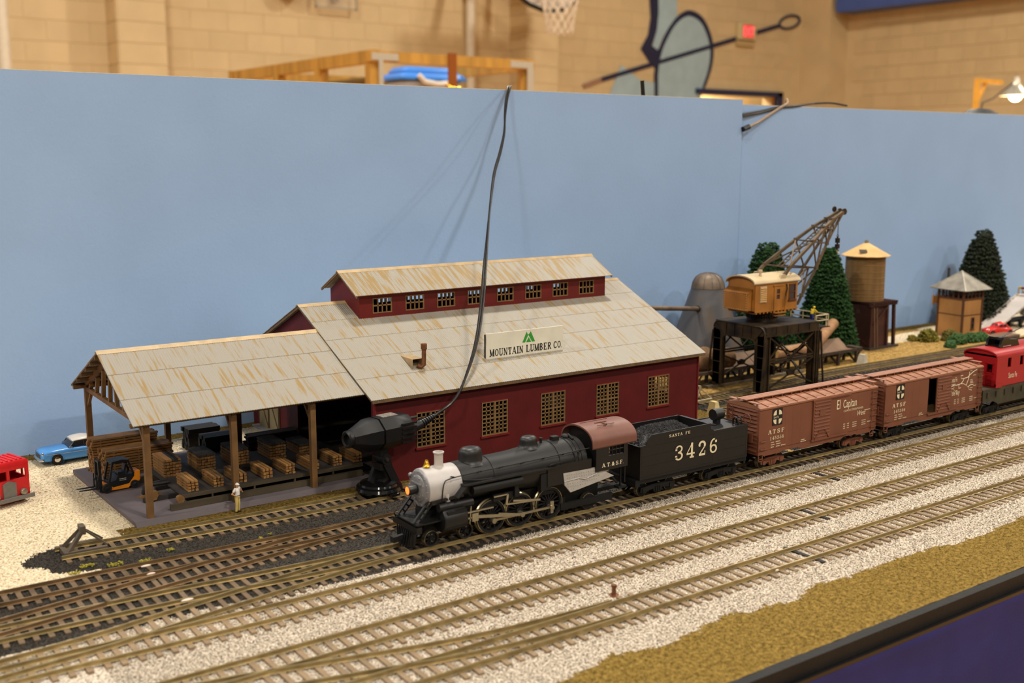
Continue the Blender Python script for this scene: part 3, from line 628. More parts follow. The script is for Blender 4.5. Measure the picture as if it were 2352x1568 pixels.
# clerestory
CW = [(lx(41.39+3.0*i)-.87, lx(41.39+3.0*i)+.87, 11.11, 12.34) for i in range(8)]
b = holes_wall(MB(), 'y', ly(76.45), ly(76.6), lx(39.35), lx(64.6), 10.4, 12.75, CW); b.obj('clerestory_wall', M_redh, ml)
b = holes_wall(MB(), 'y', ly(81.4), ly(81.55), lx(39.35), lx(64.6), 10.4, 12.75, CW); b.obj('clerestory_wall', M_redh, ml)
for x in (39.35, 64.45): MB().prism([(ly(76.6),10.4),(ly(81.4),10.4),(ly(81.4),12.75),(ly(79),14.1),(ly(76.6),12.75)], 'x', lx(x), lx(x)+.15).obj('clerestory_end', M_redh, ml)
for i, h_ in enumerate(CW):
    for yy in (76.42, 81.45):
        b = MB().box(h_[0], h_[1], ly(yy), ly(yy)+.13, 11.11, 11.19).box(h_[0], h_[1], ly(yy), ly(yy)+.13, 12.26, 12.34).box(h_[0], h_[0]+.08, ly(yy), ly(yy)+.13, 11.19, 12.26).box(h_[1]-.08, h_[1], ly(yy), ly(yy)+.13, 11.19, 12.26).box(h_[0]+.08, h_[1]-.08, ly(yy), ly(yy)+.1, 11.68, 11.78)
        for k in (1,2,3): xx = h_[0]+.08+k*1.58/4; b.box(xx-.04, xx+.04, ly(yy), ly(yy)+.1, 11.19, 12.26)
        b.obj('window', M_win, ml)
sl = .53
corr(lx(38.75), lx(65.0), (ly(75.85),12.7), (ly(79),12.7+3.15*sl), .15, .028).obj('roof_sheet', M_tin2, ml, ang=10); corr(lx(38.75), lx(65.0), (ly(82.15),12.7), (ly(79),12.7+3.15*sl), .15, .028, out=-1).obj('roof_sheet', M_tin2, ml, ang=10)
MB().prism([(ly(78.7),14.24),(ly(79),14.45),(ly(79.3),14.24),(ly(79),14.36)], 'x', lx(38.7), lx(65.05)).obj('ridge_cap', M_ridge, ml)
for x in (38.78, 64.87): MB().prism([(ly(75.87),12.52),(ly(75.87),12.66),(ly(79),14.32),(ly(82.1),12.66),(ly(82.1),12.52),(ly(79),14.16)], 'x', lx(x), lx(x)+.1).obj('fascia', mat('fascia_wood2', (130,96,54), .7, var=.2), ml)
# rusty vent hood with stack
vt = MB().add([(lx(40.14),ly(71.5),8.52),(lx(41.1),ly(71.5),8.52),(lx(41.1),ly(69.65),8.5),(lx(40.2),ly(69.65),8.5),(lx(40.2),ly(69.65),7.66),(lx(41.1),ly(69.65),7.66)], [(0,3,2,1),(0,4,3),(1,2,5),(0,1,5,4)]).obj('vent_hood', mat('hood_tin', (178,150,112), .5, var=.2, vs=120), ml)
M_rust = mat('rust', (110,66,34), .7, var=.35, vs=200)
MB().tube([(lx(40.65),ly(69.75),8.0),(lx(40.9),ly(69.6),7.85),(lx(41.1),ly(69.55),8.0),(lx(41.15),ly(69.6),9.3)], .17, 8).cyl((lx(41.15),ly(69.6),9.2),(lx(41.15),ly(69.6),9.62), .24, .24, 8).obj('stack', M_rust, vt)
# roof sign
sg = thing('roof_sign', 'cream Mountain Lumber sign board with green emblem on mill roof', 'sign', (46.9, 69.7, 7.7))
MB().box(0, 7.6, 0, .12, 0, 2.08).obj('board', mat('sign_board', (226,220,200), .6, var=.06, vs=60), sg)
MB().box(-.03, 7.63, .12, .3, .05, 2.0).box(.5, .9, .3, 1.7, .2, .5).box(6.7, 7.1, .3, 1.7, .2, .5).obj('backing', mat('sign_back', (52,44,40), .8), sg)
b = MB(); xe = slab(b, 'MOUNTAIN', .28, .24, .58, .385, 1.1, side(-.012)); slab(b, 'LUMBER', xe+.24, .26, .58, .385, 1.1, side(-.012)); slab(b, 'CO.', 6.58, .28, .58, .38, 1.06, side(-.012)); b.obj('lettering', mat('sign_ink', (24,20,16), .6), sg)
b = MB()
for P in ([(3.45,1.06),(3.73,1.06),(4.02,1.62),(3.88,1.92)], [(4.42,1.06),(4.72,1.06),(4.28,1.92),(4.07,1.62)], [(3.83,1.06),(4.33,1.06),(4.08,1.46)]): b.add([(x, -.012, z) for x, z in P], [tuple(range(len(P)))])
b.add([(4.02,-.012,1.62),(4.07,-.012,1.62),(4.16,-.012,1.74),(4.04,-.012,1.7)], [(0,1,2,3)]); b.obj('emblem', mat('sign_green', (52,150,48), .6, var=.03), sg)
# ------------------------------------------------------------------ lumber shed
M_post = mat('shed_post', (112,80,44), .7, var=.18, vs=90); M_slab = mat('shed_slab', (108,99,102), .75, var=.14, vs=25, bump=.3, bs=300)
sh = thing('lumber_shed', 'open lumber shed with corrugated roof on brown timber posts', 'shed', (18.8, 68.3, 0))
sx, sy = lambda x: x-18.8, lambda y: y-68.3
MB().add([(sx(18.95),0,0),(sx(36),0,0),(sx(36),15.4,0),(sx(18.6),14.7,0),(sx(18.85),.1,.4),(sx(36),.1,.4),(sx(36),15.4,.4),(sx(18.55),14.6,.4)], [(0,3,2,1),(4,5,6,7),(0,1,5,4),(1,2,6,5),(2,3,7,6),(3,0,4,7)]).obj('floor_slab', M_slab, sh)
PX = [19.95, 25.75, 31.5]
for x in PX:
    for y, s_ in ((68.75, 1), (82.9, -1)):
        p = MB().box(sx(x)-.2, sx(x)+.2, sy(y)-.2, sy(y)+.2, .38, 6.75).obj('post', M_post, sh)
        MB().bar((sx(x), sy(y)+s_*.1, 5.1), (sx(x), sy(y)+s_*1.4, 6.55), .2).obj('brace', M_post, p)
    tr = MB().box(sx(x)-.14, sx(x)+.14, sy(68.5), sy(83.1), 6.3, 6.62).bar((sx(x), sy(68.4), 6.6), (sx(x), sy(75.8), 10.02), .28, .3).bar((sx(x), sy(83.2), 6.6), (sx(x), sy(75.8), 10.02), .28, .3).obj('truss', M_post, sh)
    b = MB()
    for k in range(1, 5):
        for s_ in (-1, 1): yy = 75.8+s_*(k-.5)*1.75; zt = 10.0-abs(yy-75.8)*.463-.15; b.bar((sx(x), sy(yy), 6.55), (sx(x), sy(yy-s_*.5), max(6.9, zt)), .26)
    b.obj('web', M_post, tr)
for y in (68.75, 82.9): MB().box(sx(18.98), sx(35.5), sy(y)-.15, sy(y)+.15, 6.5, 6.74).obj('plate_beam', M_post, sh)
sl = .463; zs = lambda y: 10.33-sl*abs(y-75.8)
for s_ in (-1, 1):
    for i in range(3):
        a, c = 75.8+s_*7.79*(i+1)/3, 75.8+s_*7.79*i/3
        corr(sx(18.98), sx(35.75), (sy(a), zs(a)+.035), (sy(c), zs(c)+.01), out=-s_).obj('roof_sheet', M_tin, sh, ang=10)
    for k in range(6): yy = 75.8+s_*(.6+k*1.35); MB().box(sx(19.0), sx(35.6), sy(yy)-.09, sy(yy)+.09, zs(yy)-.3, zs(yy)-.08).obj('purlin', M_under, sh)
MB().prism([(sy(75.45),10.22),(sy(75.8),10.45),(sy(76.15),10.22),(sy(75.8),10.34)], 'x', sx(18.94), sx(35.8)).obj('ridge_cap', M_ridge, sh)
b = MB().prism([(sy(68.01),6.62),(sy(68.01),6.74),(sy(75.8),10.33),(sy(83.6),6.74),(sy(83.6),6.62),(sy(75.8),10.2)], 'x', sx(18.99), sx(19.08)); b.obj('fascia', mat('fascia_wood', (110,84,56)), sh)
# ------------------------------------------------------------------ sorting table in the shed
M_tab = mat('table_dark', (50,45,43), .7, var=.2, vs=60); M_tim = mat('timber_dark', (70,60,44), .7, var=.25, vs=80, mp=(.2,1,1)); M_och = mat('roller_ochre', (120,86,46), .6, var=.2)
st = thing('sorting_table', 'long dark lumber sorting table with rollers and chain hook', 'sorting table', (22.2, 69.4, .4))
MB().box(.1, 13.6, .3, 7.6, .78, .9).obj('table_top', M_tab, st); MB().box(0, 13.6, .12, .34, .62, .86).obj('front_rail', M_tim, st)
MB().box(-.75, 13.4, -.22, .08, .02, .42).obj('base_timber', M_tim, st); MB().box(-.6, 13.4, 7.2, 7.5, .02, .42).obj('base_timber', M_tim, st)
MB().box(-1.7, 13.4, 2.5, 2.8, 0, .3).obj('base_timber', M_tab, st); MB().box(-.2, 13.4, 4.8, 5.1, 0, .3).obj('base_timber', M_tab, st)
for x in (2.2, 5.2, 8.2, 11.2): MB().box(x-.05, x+.05, .1, .3, .4, .7).obj('leg', M_tim, st); MB().box(x-.05, x+.05, 7.2, 7.4, .4, .8).obj('leg', M_tim, st)
MB().cyl((0.0,.0,.62),(0.0,.36,.62), .26, None, 14).box(-.16,.16,.02,.3,.3,.6).obj('end_roller', M_och, st)
MB().tube([(.2,3.2,1.0),(-1.0,3.2,1.02),(-1.45,3.2,.85),(-1.5,3.2,.55),(-1.3,3.2,.35)], .17, 8).obj('guard_hook', mat('hook_black', (36,34,34), .5), st)
MB().prism([(-1.15,.75),(-.85,.75),(-.75,.45),(-.9,.15),(-1.6,.08),(-1.6,.22),(-1.1,.32)], 'y', 2.35, 2.7).obj('drive_cover', M_och, st)
MB().bar((-1.9,3.0,.32),(-.4,3.0,.36),.16).obj('shaft', M_och, st)
# ------------------------------------------------------------------ lumber
M_lum = [mat('lumber_%d' % i, c, .65, var=.22, vs=110, rnd=True, mp=(1,.2,1)) for i, c in enumerate([(160,116,64),(142,100,54),(126,92,52)])]; M_lumd = [mat('lumber_dark_%d' % i, c, .7, var=.25, vs=110, rnd=True, mp=(1,.2,1)) for i, c in enumerate([(92,72,48),(78,62,44)])]; M_lumb = [mat('lumber_black', (34,31,29), .7, var=.2, vs=110)]
bme = {}
def board(l, w_, h_, m_, ax):
    k = (l, w_, h_, m_.name, ax)
    if k not in bme:
        d = .015; L2 = l/2
        b = MB().box(-w_/2, w_/2, -L2, L2, 0, h_) if ax == 'y' else MB().box(-L2, L2, -w_/2, w_/2, 0, h_); bme[k] = b.mesh('board', m_)
    return bme[k]
def stack(label, x, y, z, nx, nz, w_, h_, l, ms, ax='y', group=None, gap=.03, stick=True, jit=.08, top=None):
    t = thing('lumber_stack', label, 'lumber stack', (x, y, z), 0, group)
    for r in range(nz):
        zz = r*(h_+(.06 if stick else .01))
        if stick and r:
            for e in (-.36, 0, .36):
                if ax == 'y': link('spacer', board(round(nx*(w_+gap), 2), .1, .07, ms[-1], 'x'), t, (nx*(w_+gap)/2-.02, e*l, zz-.065))
                else: link('spacer', board(round(nx*(w_+gap), 2), .1, .07, ms[-1], 'y'), t, (e*l, nx*(w_+gap)/2-.02, zz-.065))
        for c in range(nx):
            u = w_/2+c*(w_+gap); j = random.uniform(-jit, jit); me = board(l, w_, h_, random.choice(top if top and r == nz-1 else ms), ax)
            link('board', me, t, (u, j, zz) if ax == 'y' else (j, u, zz), random.uniform(-.01,.01))
    return t
SX = [22.88, 24.66, 26.28, 28.2, 29.9, 31.75, 33.58, 35.22]; nz_ = [4,4,3,3,4,3,4,3]
SL = ['small stick bundle at the roller end of the sorting table front', 'second small stick bundle from the roller end of the sorting table', 'small stick bundle behind the middle shed post', 'fourth small stick bundle from the roller end of the table', 'fifth small stick bundle from the roller end of the table', 'small stick bundle behind the shed post nearest the mill', 'small stick bundle just past the post nearest the mill', 'small stick bundle at the mill end of the sorting table']
for i, x in enumerate(SX): stack(SL[i], x, 71.1, 1.3, 3, nz_[i], .19, .13 if nz_[i] == 4 else .17, 2.4, M_lum, group='stick bundles on the sorting table', gap=.06)
ML = ['squared lumber pile nearest the forklift on the sorting table', 'squared lumber pile left of the middle post, dark top', 'squared lumber pile behind the middle shed post', 'tall squared lumber pile between two shed posts', 'low dark squared lumber pile by the mill opening']
M_lumw = [mat('lumber_weathered', (58,54,48), .75, var=.25, vs=110, rnd=True)]
for i, (x, nz2, tp) in enumerate(((22.6,6,M_lum[:2]+M_lumw),(25.1,6,M_lumw),(27.6,6,M_lumw),(30.5,6,M_lumw),(32.8,4,M_lumw))): stack(ML[i], x, 75.3, 1.3, 6, nz2, .19, .15, 2.45, M_lum[1:], top=tp, group='square piles on the sorting table', gap=.02)
stack('long brown plank pile beside the forklift', 19.9, 79.2, .4, 5, 10, .28, .14, 4.9, M_lum[1:], 'x', 'long plank piles', jit=.14).location.x = 22.4*S
stack('taller long brown plank pile at the back of the shed', 21.9, 80.9, .4, 4, 13, .28, .14, 4.8, M_lum[1:], 'x', 'long plank piles', jit=.14)
stack('long dark plank pile beside the mill opening', 33.4, 80.1, .4, 4, 7, .26, .12, 4.2, M_lumb+M_lumd[1:], 'x', 'long plank piles', jit=.15)
stack('black beam pile on the gravel behind the shed', 29.1, 84.2, .05, 4, 5, .38, .34, 2.6, M_lumb, 'x', 'black beam piles', stick=False)
stack('black beam pile under the shed roof edge', 29.6, 81.6, .4, 4, 4, .38, .3, 2.6, M_lumb, 'x', 'black beam piles', stick=False)
# ------------------------------------------------------------------ track bumpers and wheel blocks
def bumper(label, x, y, rz, m_, s=1):
    t = thing('track_bumper', label, 'track bumper', (x, y, 0), rz, 'track bumpers')
    for e in (-.72, .72):
        MB().bar((-1.0*s, e, .2), (.1*s, e*.25, 1.45*s), .22).obj('strut', m_, t); MB().bar((-1.1*s, e*1.05, .3), (1.3*s, e*1.05, .3), .26, .14).obj('skid', m_, t); MB().bar((.15*s, e*.25, 1.4*s), (1.35*s, e*.9, .38), .1).obj('stay', m_, t)
    MB().box(-.1, .22, -.36, .36, 1.15*s, 1.65*s).obj('buffer', m_, t); MB().box(-1.15*s, -.85*s, -.85, .85, .12, .3).obj('cross_tie', m_, t)
    return t
bumper('weathered grey timber bumper at the end of the shed spur', 15.0, 66.1, -.03, mat('bumper_wood', (84,73,60), .7, var=.25, vs=120))
bumper('pale grey bumper beside the mill under the gantry crane', 74.0, 73.6, .03, mat('bumper_grey', (160,146,116), .7, var=.2, vs=120), 1.0)
def wblock(label, x, y, c):
    o = MB().add([(-.42,-.5,0),(.42,-.5,0),(.42,.5,0),(-.42,.5,0),(-.2,-.36,1.15),(.2,-.36,1.15),(.2,.36,1.15),(-.2,.36,1.15)], [(0,3,2,1),(4,5,6,7),(0,1,5,4),(1,2,6,5),(2,3,7,6),(3,0,4,7)]).obj('wheel_stop', mat('block_%d' % c[0], c, .7, var=.1, vs=120), None, (x, y, 0)); tag(o, label, 'wheel stop', 'wheel stops')
wblock('cream wheel stop block behind the tender', 72.0, 69.35, (222,200,140)); wblock('grey white wheel stop block near the log deck end', 103.3, 76.6, (196,188,168))
# ------------------------------------------------------------------ road vehicles
def loft(b, secs):
    n = len(secs[0]); vs = [p for s_ in secs for p in s_]; fs = [tuple(range(n-1,-1,-1)), tuple(range((len(secs)-1)*n, len(secs)*n))]
    for k in range(len(secs)-1): fs += [(k*n+i, k*n+(i+1) % n, (k+1)*n+(i+1) % n, (k+1)*n+i) for i in range(n)]
    return b.add(vs, fs)
def sec(x, w_, z0, z1, r=.18, cr=.06):
    q = [(-w_,z0+r*.5),(-w_+r*.6,z0),(w_-r*.6,z0),(w_,z0+r*.5),(w_,z1-r),(w_-r*.4,z1-r*.35),(w_-r*1.3,z1),(0,z1+cr),(-w_+r*1.3,z1),(-w_+r*.4,z1-r*.35),(-w_,z1-r)]
    return [(x, y, z) for y, z in q]
M_chrome = mat('chrome', (215,210,205), .12, 1, var=0); M_tire = mat('tire', (24,22,22), .7, var=.1); M_glass = mat('dark_glass', (40,46,54), .08, var=.05, spec=.7)
def tire(par, x, y, r, w_, hub=M_chrome, s_=-1, wh=True):
    o = MB().lathe([(r*.55,-w_/2),(r*.9,-w_/2),(r,-w_/4),(r,w_/4),(r*.9,w_/2),(r*.55,w_/2)], 20, (x, y, r), 'y').obj('wheel', M_tire, par)
    MB().lathe([(0,s_*(w_/2+.03)),(r*.25,s_*(w_/2+.03)),(r*.5,s_*w_/2),(r*.62,s_*(w_/2-.02)),(r*.62,0)], 16, (x, y, r), 'y').obj('hubcap', hub, o); return o
def sedan(name, label, loc, rz, c1, c2, L=5.7, sc=1):
    t = thing(name, label, 'car', loc, rz); A_ = mat('car_'+name, c1, .25, var=.03, spec=.6); B_ = mat('cartop_'+name, c2, .3, var=.03, spec=.6)
    b = loft(MB(), [sec(-2.85,.82,.42,.95),sec(-2.7,.98,.34,1.08),(sec(-2.2,1.04,.3,1.14)),sec(-1.0,1.05,.28,1.2),sec(-.8,1.05,.28,1.16),sec(1.0,1.05,.28,1.14)]); b.obj('front_body', A_, t)
    loft(MB(), [sec(1.0,1.052,.28,1.14),sec(1.9,1.04,.3,1.17,.14),sec(2.6,.99,.36,1.12,.14),sec(2.85,.86,.45,1.0)]).obj('rear_body', A_, t)
    loft(MB(), [sec(.75,1.058,.72,1.15,.12),sec(1.9,1.05,.7,1.18,.14),sec(2.6,1.0,.68,1.13,.14),sec(2.87,.88,.7,1.02)]).obj('rear_panel', B_, t)
    for s_ in (-1, 1): MB().add([(1.2,s_*.98,1.1),(2.9,s_*.93,1.22),(2.92,s_*.86,1.2),(1.2,s_*.82,1.12),(2.9,s_*.9,1.0)], [(0,1,2,3),(0,4,1),(1,4,2)]).obj('fin', B_, t)
    loft(MB(), [sec(-.85,.9,1.1,1.2,.05),sec(-.35,.84,1.1,1.66,.2),sec(.9,.84,1.1,1.68,.2),sec(1.55,.88,1.1,1.2,.05)]).obj('glasshouse', M_glass, t)
    loft(MB(), [sec(-.5,.78,1.58,1.68,.08),sec(-.2,.84,1.62,1.78,.12),sec(.5,.86,1.64,1.82,.12),sec(1.0,.82,1.6,1.74,.12),sec(1.35,.76,1.42,1.52,.08)]).obj('roof', B_, t)
    for s_ in (-1, 1):
        b = MB()
        for x0, x1 in ((-.82,-.38),(.35,.32),(1.5,1.12)): b.bar((x0, s_*.91, 1.14), (x1, s_*.86, 1.62), .06)
        b.obj('pillar', M_chrome, t); MB().bar((-2.6, s_*1.06, .86), (.75, s_*1.075, .84), .025).obj('side_trim', M_chrome, t); MB().bar((-.6, s_*1.0, 1.18), (-.72, s_*1.12, 1.26), .1).obj('mirror', M_chrome, t)
    for x, s_ in ((-2.9,-1),(2.86,1)): MB().tube([(x*.93,-1.02,.5),(x,-.8,.46),(x*1.01,0,.46),(x,.8,.46),(x*.93,1.02,.5)], .12, 8).obj('bumper', M_chrome, t)
    MB().box(-2.9,-2.8,-.55,.55,.6,.86).obj('grille', mat('grille_steel', (120,118,112), .3, .8), t)
    for y in (-.78,.78): MB().sph((-2.74,y,.92), (.12,.16,.16)).obj('headlight', M_chrome, t)
    for x in (-1.75, 1.75):
        for s_ in (-1, 1):
            tire(t, x, s_*.95, .44, .28, s_=s_); MB().lathe([(.52,s_*1.07),(.52,s_*.9)], 20, (x,0,.44), 'y', cap=False).obj('arch', A_, t)
    return t
sedan('blue_sedan', 'blue and white fifties sedan parked by the backdrop', (19.95, 87.45, 0), .05, (84,154,226), (236,226,212))
# forklift
fl = thing('forklift', 'orange and black forklift with forks over the gravel', 'forklift', (20.0, 76.25, .4), .06)
M_or = mat('fork_orange', (236,140,24), .4, var=.06); M_fb = mat('fork_black', (24,24,26), .45, var=.12)
MB().prism([(-1.15,.2),(-.55,.12),(.55,.12),(.85,.4),(1.35,.5),(1.4,1.15),(1.05,1.22),(.95,.85),(.6,.42),(-.5,.32),(-.85,.62),(-1.15,.62)], 'y', -.55, .55).obj('chassis', M_or, fl)
MB().prism([(-.8,.6),(-.5,.34),(.6,.44),(.98,.9),(.98,1.1),(-.15,1.1),(-.3,.8),(-.75,.75)], 'y', -.57, .57).obj('hood', M_fb, fl)
MB().box(1.0,1.42,-.5,.5,.55,1.2).obj('counterweight', M_or, fl)
b = MB()
for s_ in (-1, 1): b.bar((-.75,s_*.5,.7),(-.45,s_*.46,2.05),.13).bar((.95,s_*.5,1.1),(.62,s_*.46,2.05),.13)
b.obj('cage', M_fb, fl); MB().prism([(-.55,1.98),(-.5,2.12),(.2,2.2),(.7,2.1),(.72,1.98)], 'y', -.52, .52).obj('cage_roof', M_fb, fl)
MB().box(-.05,.45,-.3,.3,1.08,1.28).bar((.42,0,1.2),(.55,0,1.75),.5,.14).obj('seat', M_fb, fl); MB().bar((-.7,0,.8),(-.4,0,1.3),.06).lathe([(.2,-.02),(.22,.02)], 12, (-.38,0,1.32)).obj('steering', M_fb, fl)
b = MB()
for s_ in (-1, 1): b.box(-1.42,-1.22,s_*.36-.07,s_*.36+.07,.08,2.3)
b.box(-1.4,-1.25,-.4,.4,2.18,2.3).box(-1.4,-1.25,-.4,.4,1.1,1.2).obj('mast', M_fb, fl)
MB().box(-1.54,-1.42,-.5,.5,.35,.42).box(-1.54,-1.42,-.5,.5,.85,.92).box(-1.53,-1.46,-.5,-.42,.35,1.3).box(-1.53,-1.46,.42,.5,.35,1.3).obj('carriage', M_fb, fl)
for s_ in (-1, 1): MB().prism([(-1.6,.95),(-1.52,.95),(-1.52,.38),(-1.6,.32),(-2.75,.38),(-2.75,.42),(-1.6,.42)], 'y', s_*.28-.07, s_*.28+.07).obj('fork', M_fb, fl)
for x, r in ((-.95,.33),(.98,.3)):
    for s_ in (-1, 1): tire(fl, x, s_*.55, r, .26, M_fb, s_)
b = MB()
for k in range(6): b.box(-.05+k*.08, .0+k*.08, -.585, -.575, .82, .88); b.box(-.05+k*.08, .0+k*.08, -.585, -.575, .72, .76)
b.obj('side_mark', mat('pale_print', (200,196,186), .6), fl)
# red cab-over truck
rz = math.radians(17)
rtk = thing('red_truck', 'red plastic cab-over truck with grey grille on the gravel', 'truck', (13.25, 77.9, 0), rz)
M_rp = mat('red_plastic', (205,30,34), .35, var=.05, spec=.5); M_gp = mat('grey_plastic', (112,108,102), .4, 0, var=.1)
HW = 1.45; b = MB()
holes_wall(b, 'y', 0, .12, -HW, HW, .45, 2.75, [(-1.22,-.1,1.75,2.4),(.1,1.22,1.75,2.4)])
holes_wall(b, 'x', HW-.12, HW, .12, 2.2, .45, 2.75, [(.25,.75,1.75,2.4),(.85,1.7,1.75,2.4)]); holes_wall(b, 'x', -HW, -HW+.12, .12, 2.2, .45, 2.75, [(.25,1.7,1.75,2.4)])
b.box(-HW,HW,2.1,2.2,.45,2.75); b.obj('cab', M_rp, rtk)
loft(MB(), [[(x, y, z) for x, y in ((-HW,-.02),(HW,-.02),(HW,2.25),(-HW,2.25))] if k == 0 else [(x*s_, y0+(y-1.1)*s_+1.1-y0, z) for x, y in ((-HW,-.02),(HW,-.02),(HW,2.25),(-HW,2.25))] for k, (z, s_, y0) in enumerate(((2.68,1,0),(2.88,1.0,0),(3.02,.93,0),(3.08,.8,0)))]).obj('roof', M_rp, rtk)
for k in range(7): MB().box(-1.0+k*.33,-.88+k*.33,.1,1.9,3.03,3.13).obj('roof_rib', M_rp, rtk)
MB().box(-HW,HW,2.2,7.2,.5,2.2).box(-HW,HW,.12,2.2,.45,.6).box(-1.1,1.1,.6,1.2,.6,1.5).obj('bed', M_rp, rtk)
MB().prism([(-.46,.4),(.46,.4),(.46,1.52),(.22,1.64),(0,1.72),(-.22,1.64),(-.46,1.52)], 'y', -.14, .02).obj('grille', M_gp, rtk)
for s_ in (-1, 1): MB().lathe([(.24,-.02),(.24,-.2),(.18,-.26),(0,-.27)], 14, (s_*.95,0,.78), 'y').obj('headlight', mat('lamp_grey', (150,140,122), .25, .6), rtk); MB().box(s_*.95-.1,s_*.95+.1,-.12,0,.4,.6).obj('lamp_bracket', M_gp, rtk)
MB().add([(-1.62,-.32,.32),(1.62,-.32,.32),(1.62,-.16,.32),(-1.62,-.16,.32),(-1.62,-.32,.58),(1.62,-.32,.58),(1.62,-.16,.58),(-1.62,-.16,.58)], [(0,3,2,1),(4,5,6,7),(0,1,5,4),(1,2,6,5),(2,3,7,6),(3,0,4,7)]).obj('bumper', M_gp, rtk)
for y in (.9, 5.6):
    for s_ in (-1, 1):
        o = MB().lathe([(.2,-.18),(.42,-.18),(.48,-.1),(.48,.1),(.42,.18),(.2,.18)], 18, (s_*1.2, y, .48), 'x').obj('wheel', M_tire, rtk)
yd = thing('yellow_drum', 'bright yellow ringed drum standing behind the red truck roof', 'drum', (12.2, 82.0, 2.2))
MB().lathe([(.62,0),(.7,.1),(.7,.35),(.58,.5),(.58,.75),(.7,.9),(.72,1.15),(.62,1.25),(.5,1.1)], 20).obj('shell', mat('yellow_plastic', (246,170,22), .35, var=.04), yd); MB().lathe([(0,1.0),(.52,1.06)], 20).obj('lid', mat('yellow_plastic'  , (246,170,22)), yd)
# ------------------------------------------------------------------ figures
M_skin = mat('skin', (206,150,112), .6, var=.05)
def human(name, label, loc, rz, J, h, shirt, trousers, hat, shoes, brim=True, hard=False):
    """J: joints in metres of a 1.75 m adult; h = figure height in cm"""
    k = h/1.75; P = lambda n: tuple(c*k for c in J[n]); t = thing(name, label, 'person', loc, rz)
    def limb(b, pts, rs):
        for (a, c), (r0, r1) in zip(zip(pts, pts[1:]), zip(rs, rs[1:])): b.cyl(P(a), P(c), r0*k, r1*k, 10)
        for a, r in zip(pts, rs): b.sph(P(a), r*k, 10, 7)
    b = MB(); hd = J['head']
    b.sph(P('head'), (.078*k, .095*k, .115*k), 12, 9); b.cyl(P('neck'), P('head'), .055*k, .055*k, 8)
    f = Vector(J['face'])                       # unit vector the face looks along
    q = Vector(hd)+f*.095+Vector((0,0,-.015)); b.sph(q*k, (.016*k,.02*k,.022*k), 6, 5)
    sd = f.cross(Vector((0,0,1)))
    for s_ in (-1, 1): b.sph((Vector(hd)+sd*(s_*.08))*k, (.016*k,.022*k,.03*k), 6, 5)
    limb(b, ['chest','pelvis'], [.13,.13])
    for s_ in 'LR':
        limb(b, ['sh'+s_,'el'+s_,'wr'+s_], [.055,.043,.032]); limb(b, ['hp'+s_,'kn'+s_,'an'+s_], [.085,.06,.045])
        w_, d = Vector(J['wr'+s_]), Vector(J['hd'+s_]).normalized(); u_ = d.cross(Vector((0,0,1))); u_ = u_.normalized() if u_.length > .1 else Vector((1,0,0)); v_ = u_.cross(d)
        b.cyl((w_)*k, (w_+d*.085)*k, .033*k, .04*k, 8)
        for i, ln in enumerate((.07,.08,.075,.06)): a = w_+d*.08+u_*((i-1.5)*.021); m_ = a+d*ln*.6+v_*-.01; b.cyl(a*k, m_*k, .012*k, .011*k, 6); b.cyl(m_*k, (m_+d*ln*.35+v_*-.03)*k, .011*k, .009*k, 6)
        a = w_+d*.03+u_*-.035; b.cyl(a*k, (a+d*.05+u_*-.03)*k, .014*k, .011*k, 6)
    fuse(b, 'body', M_skin, t, .014*k)
    b = MB()
    for s_ in (-1, 1): b.sph((Vector(hd)+f*.084+sd*(s_*.033)+Vector((0,0,.012)))*k, .012*k, 6, 5)
    b.obj('eyes', mat('eye_dark', (40,30,26), .4), t)
    b = MB(); mo = Vector(hd)+f*.083+Vector((0,0,-.055)); b.cyl((mo+sd*-.025)*k, (mo+sd*.025)*k, .007*k, None, 6); b.obj('mouth', mat('lips', (150,80,70), .5), t)
    b = MB(); limb(b, ['chest','belly','pelvis'], [.165,.15,.15]); b.sph(P('chest'), (.2*k,.13*k,.16*k), 12, 8)
    for s_ in 'LR': e = Vector(J['sh'+s_]).lerp(Vector(J['el'+s_]), .62 if not hard else .98); b.cyl(P('sh'+s_), e*k, .078*k, .066*k, 10); b.sph(P('sh'+s_), .082*k, 10, 7)
    if hard:
        for s_ in 'LR': limb(b, ['el'+s_,'wr'+s_], [.06,.048])
    fuse(b, 'shirt', mat('shirt_%d_%d' % shirt[:2], shirt, .8, var=.05), t, .016*k)
    b = MB(); limb(b, ['pelvis','hpL','knL','anL'], [.155,.11,.082,.07]); limb(b, ['pelvis','hpR','knR','anR'], [.155,.11,.082,.07]); fuse(b, 'trousers', mat('trousers_%d_%d' % trousers[:2], trousers, .85, var=.08), t, .016*k)
    MB().lathe([(.158*k,-.02*k),(.158*k,.02*k)], 16, (J['pelvis'][0]*k, J['pelvis'][1]*k, (J['pelvis'][2]+.07)*k)).obj('belt', M_black, t)
    b = MB()
    for s_ in 'LR': a = Vector(J['an'+s_]); b.sph((a.x*k, (a.y)*k, .045*k), (.055*k,.07*k,.05*k), 8, 6); q = a+f*.11; b.sph((q.x*k, q.y*k, .035*k), (.05*k,.09*k,.036*k), 8, 6)
    b.obj('shoes', mat('shoes_dark', (38,32,30), .6), t)
    b = MB(); c = Vector(hd)+Vector((0,0,.035)); rr = .108 if not hard else .125
    b.lathe([(rr*k,0),(rr*1.0*k,.03*k),(rr*.8*k,.075*k),(rr*.45*k,.1*k),(0,.108*k)], 14, tuple(c*k))
    q = c+f*.1; b.sph(tuple(q*k), (.075*k,.08*k,.012*k), 10, 5); b.obj('cap' if not hard else 'hard_hat', mat('hat_%d_%d' % hat[:2], hat, .5 if not hard else .3, var=.03), t)
    return t
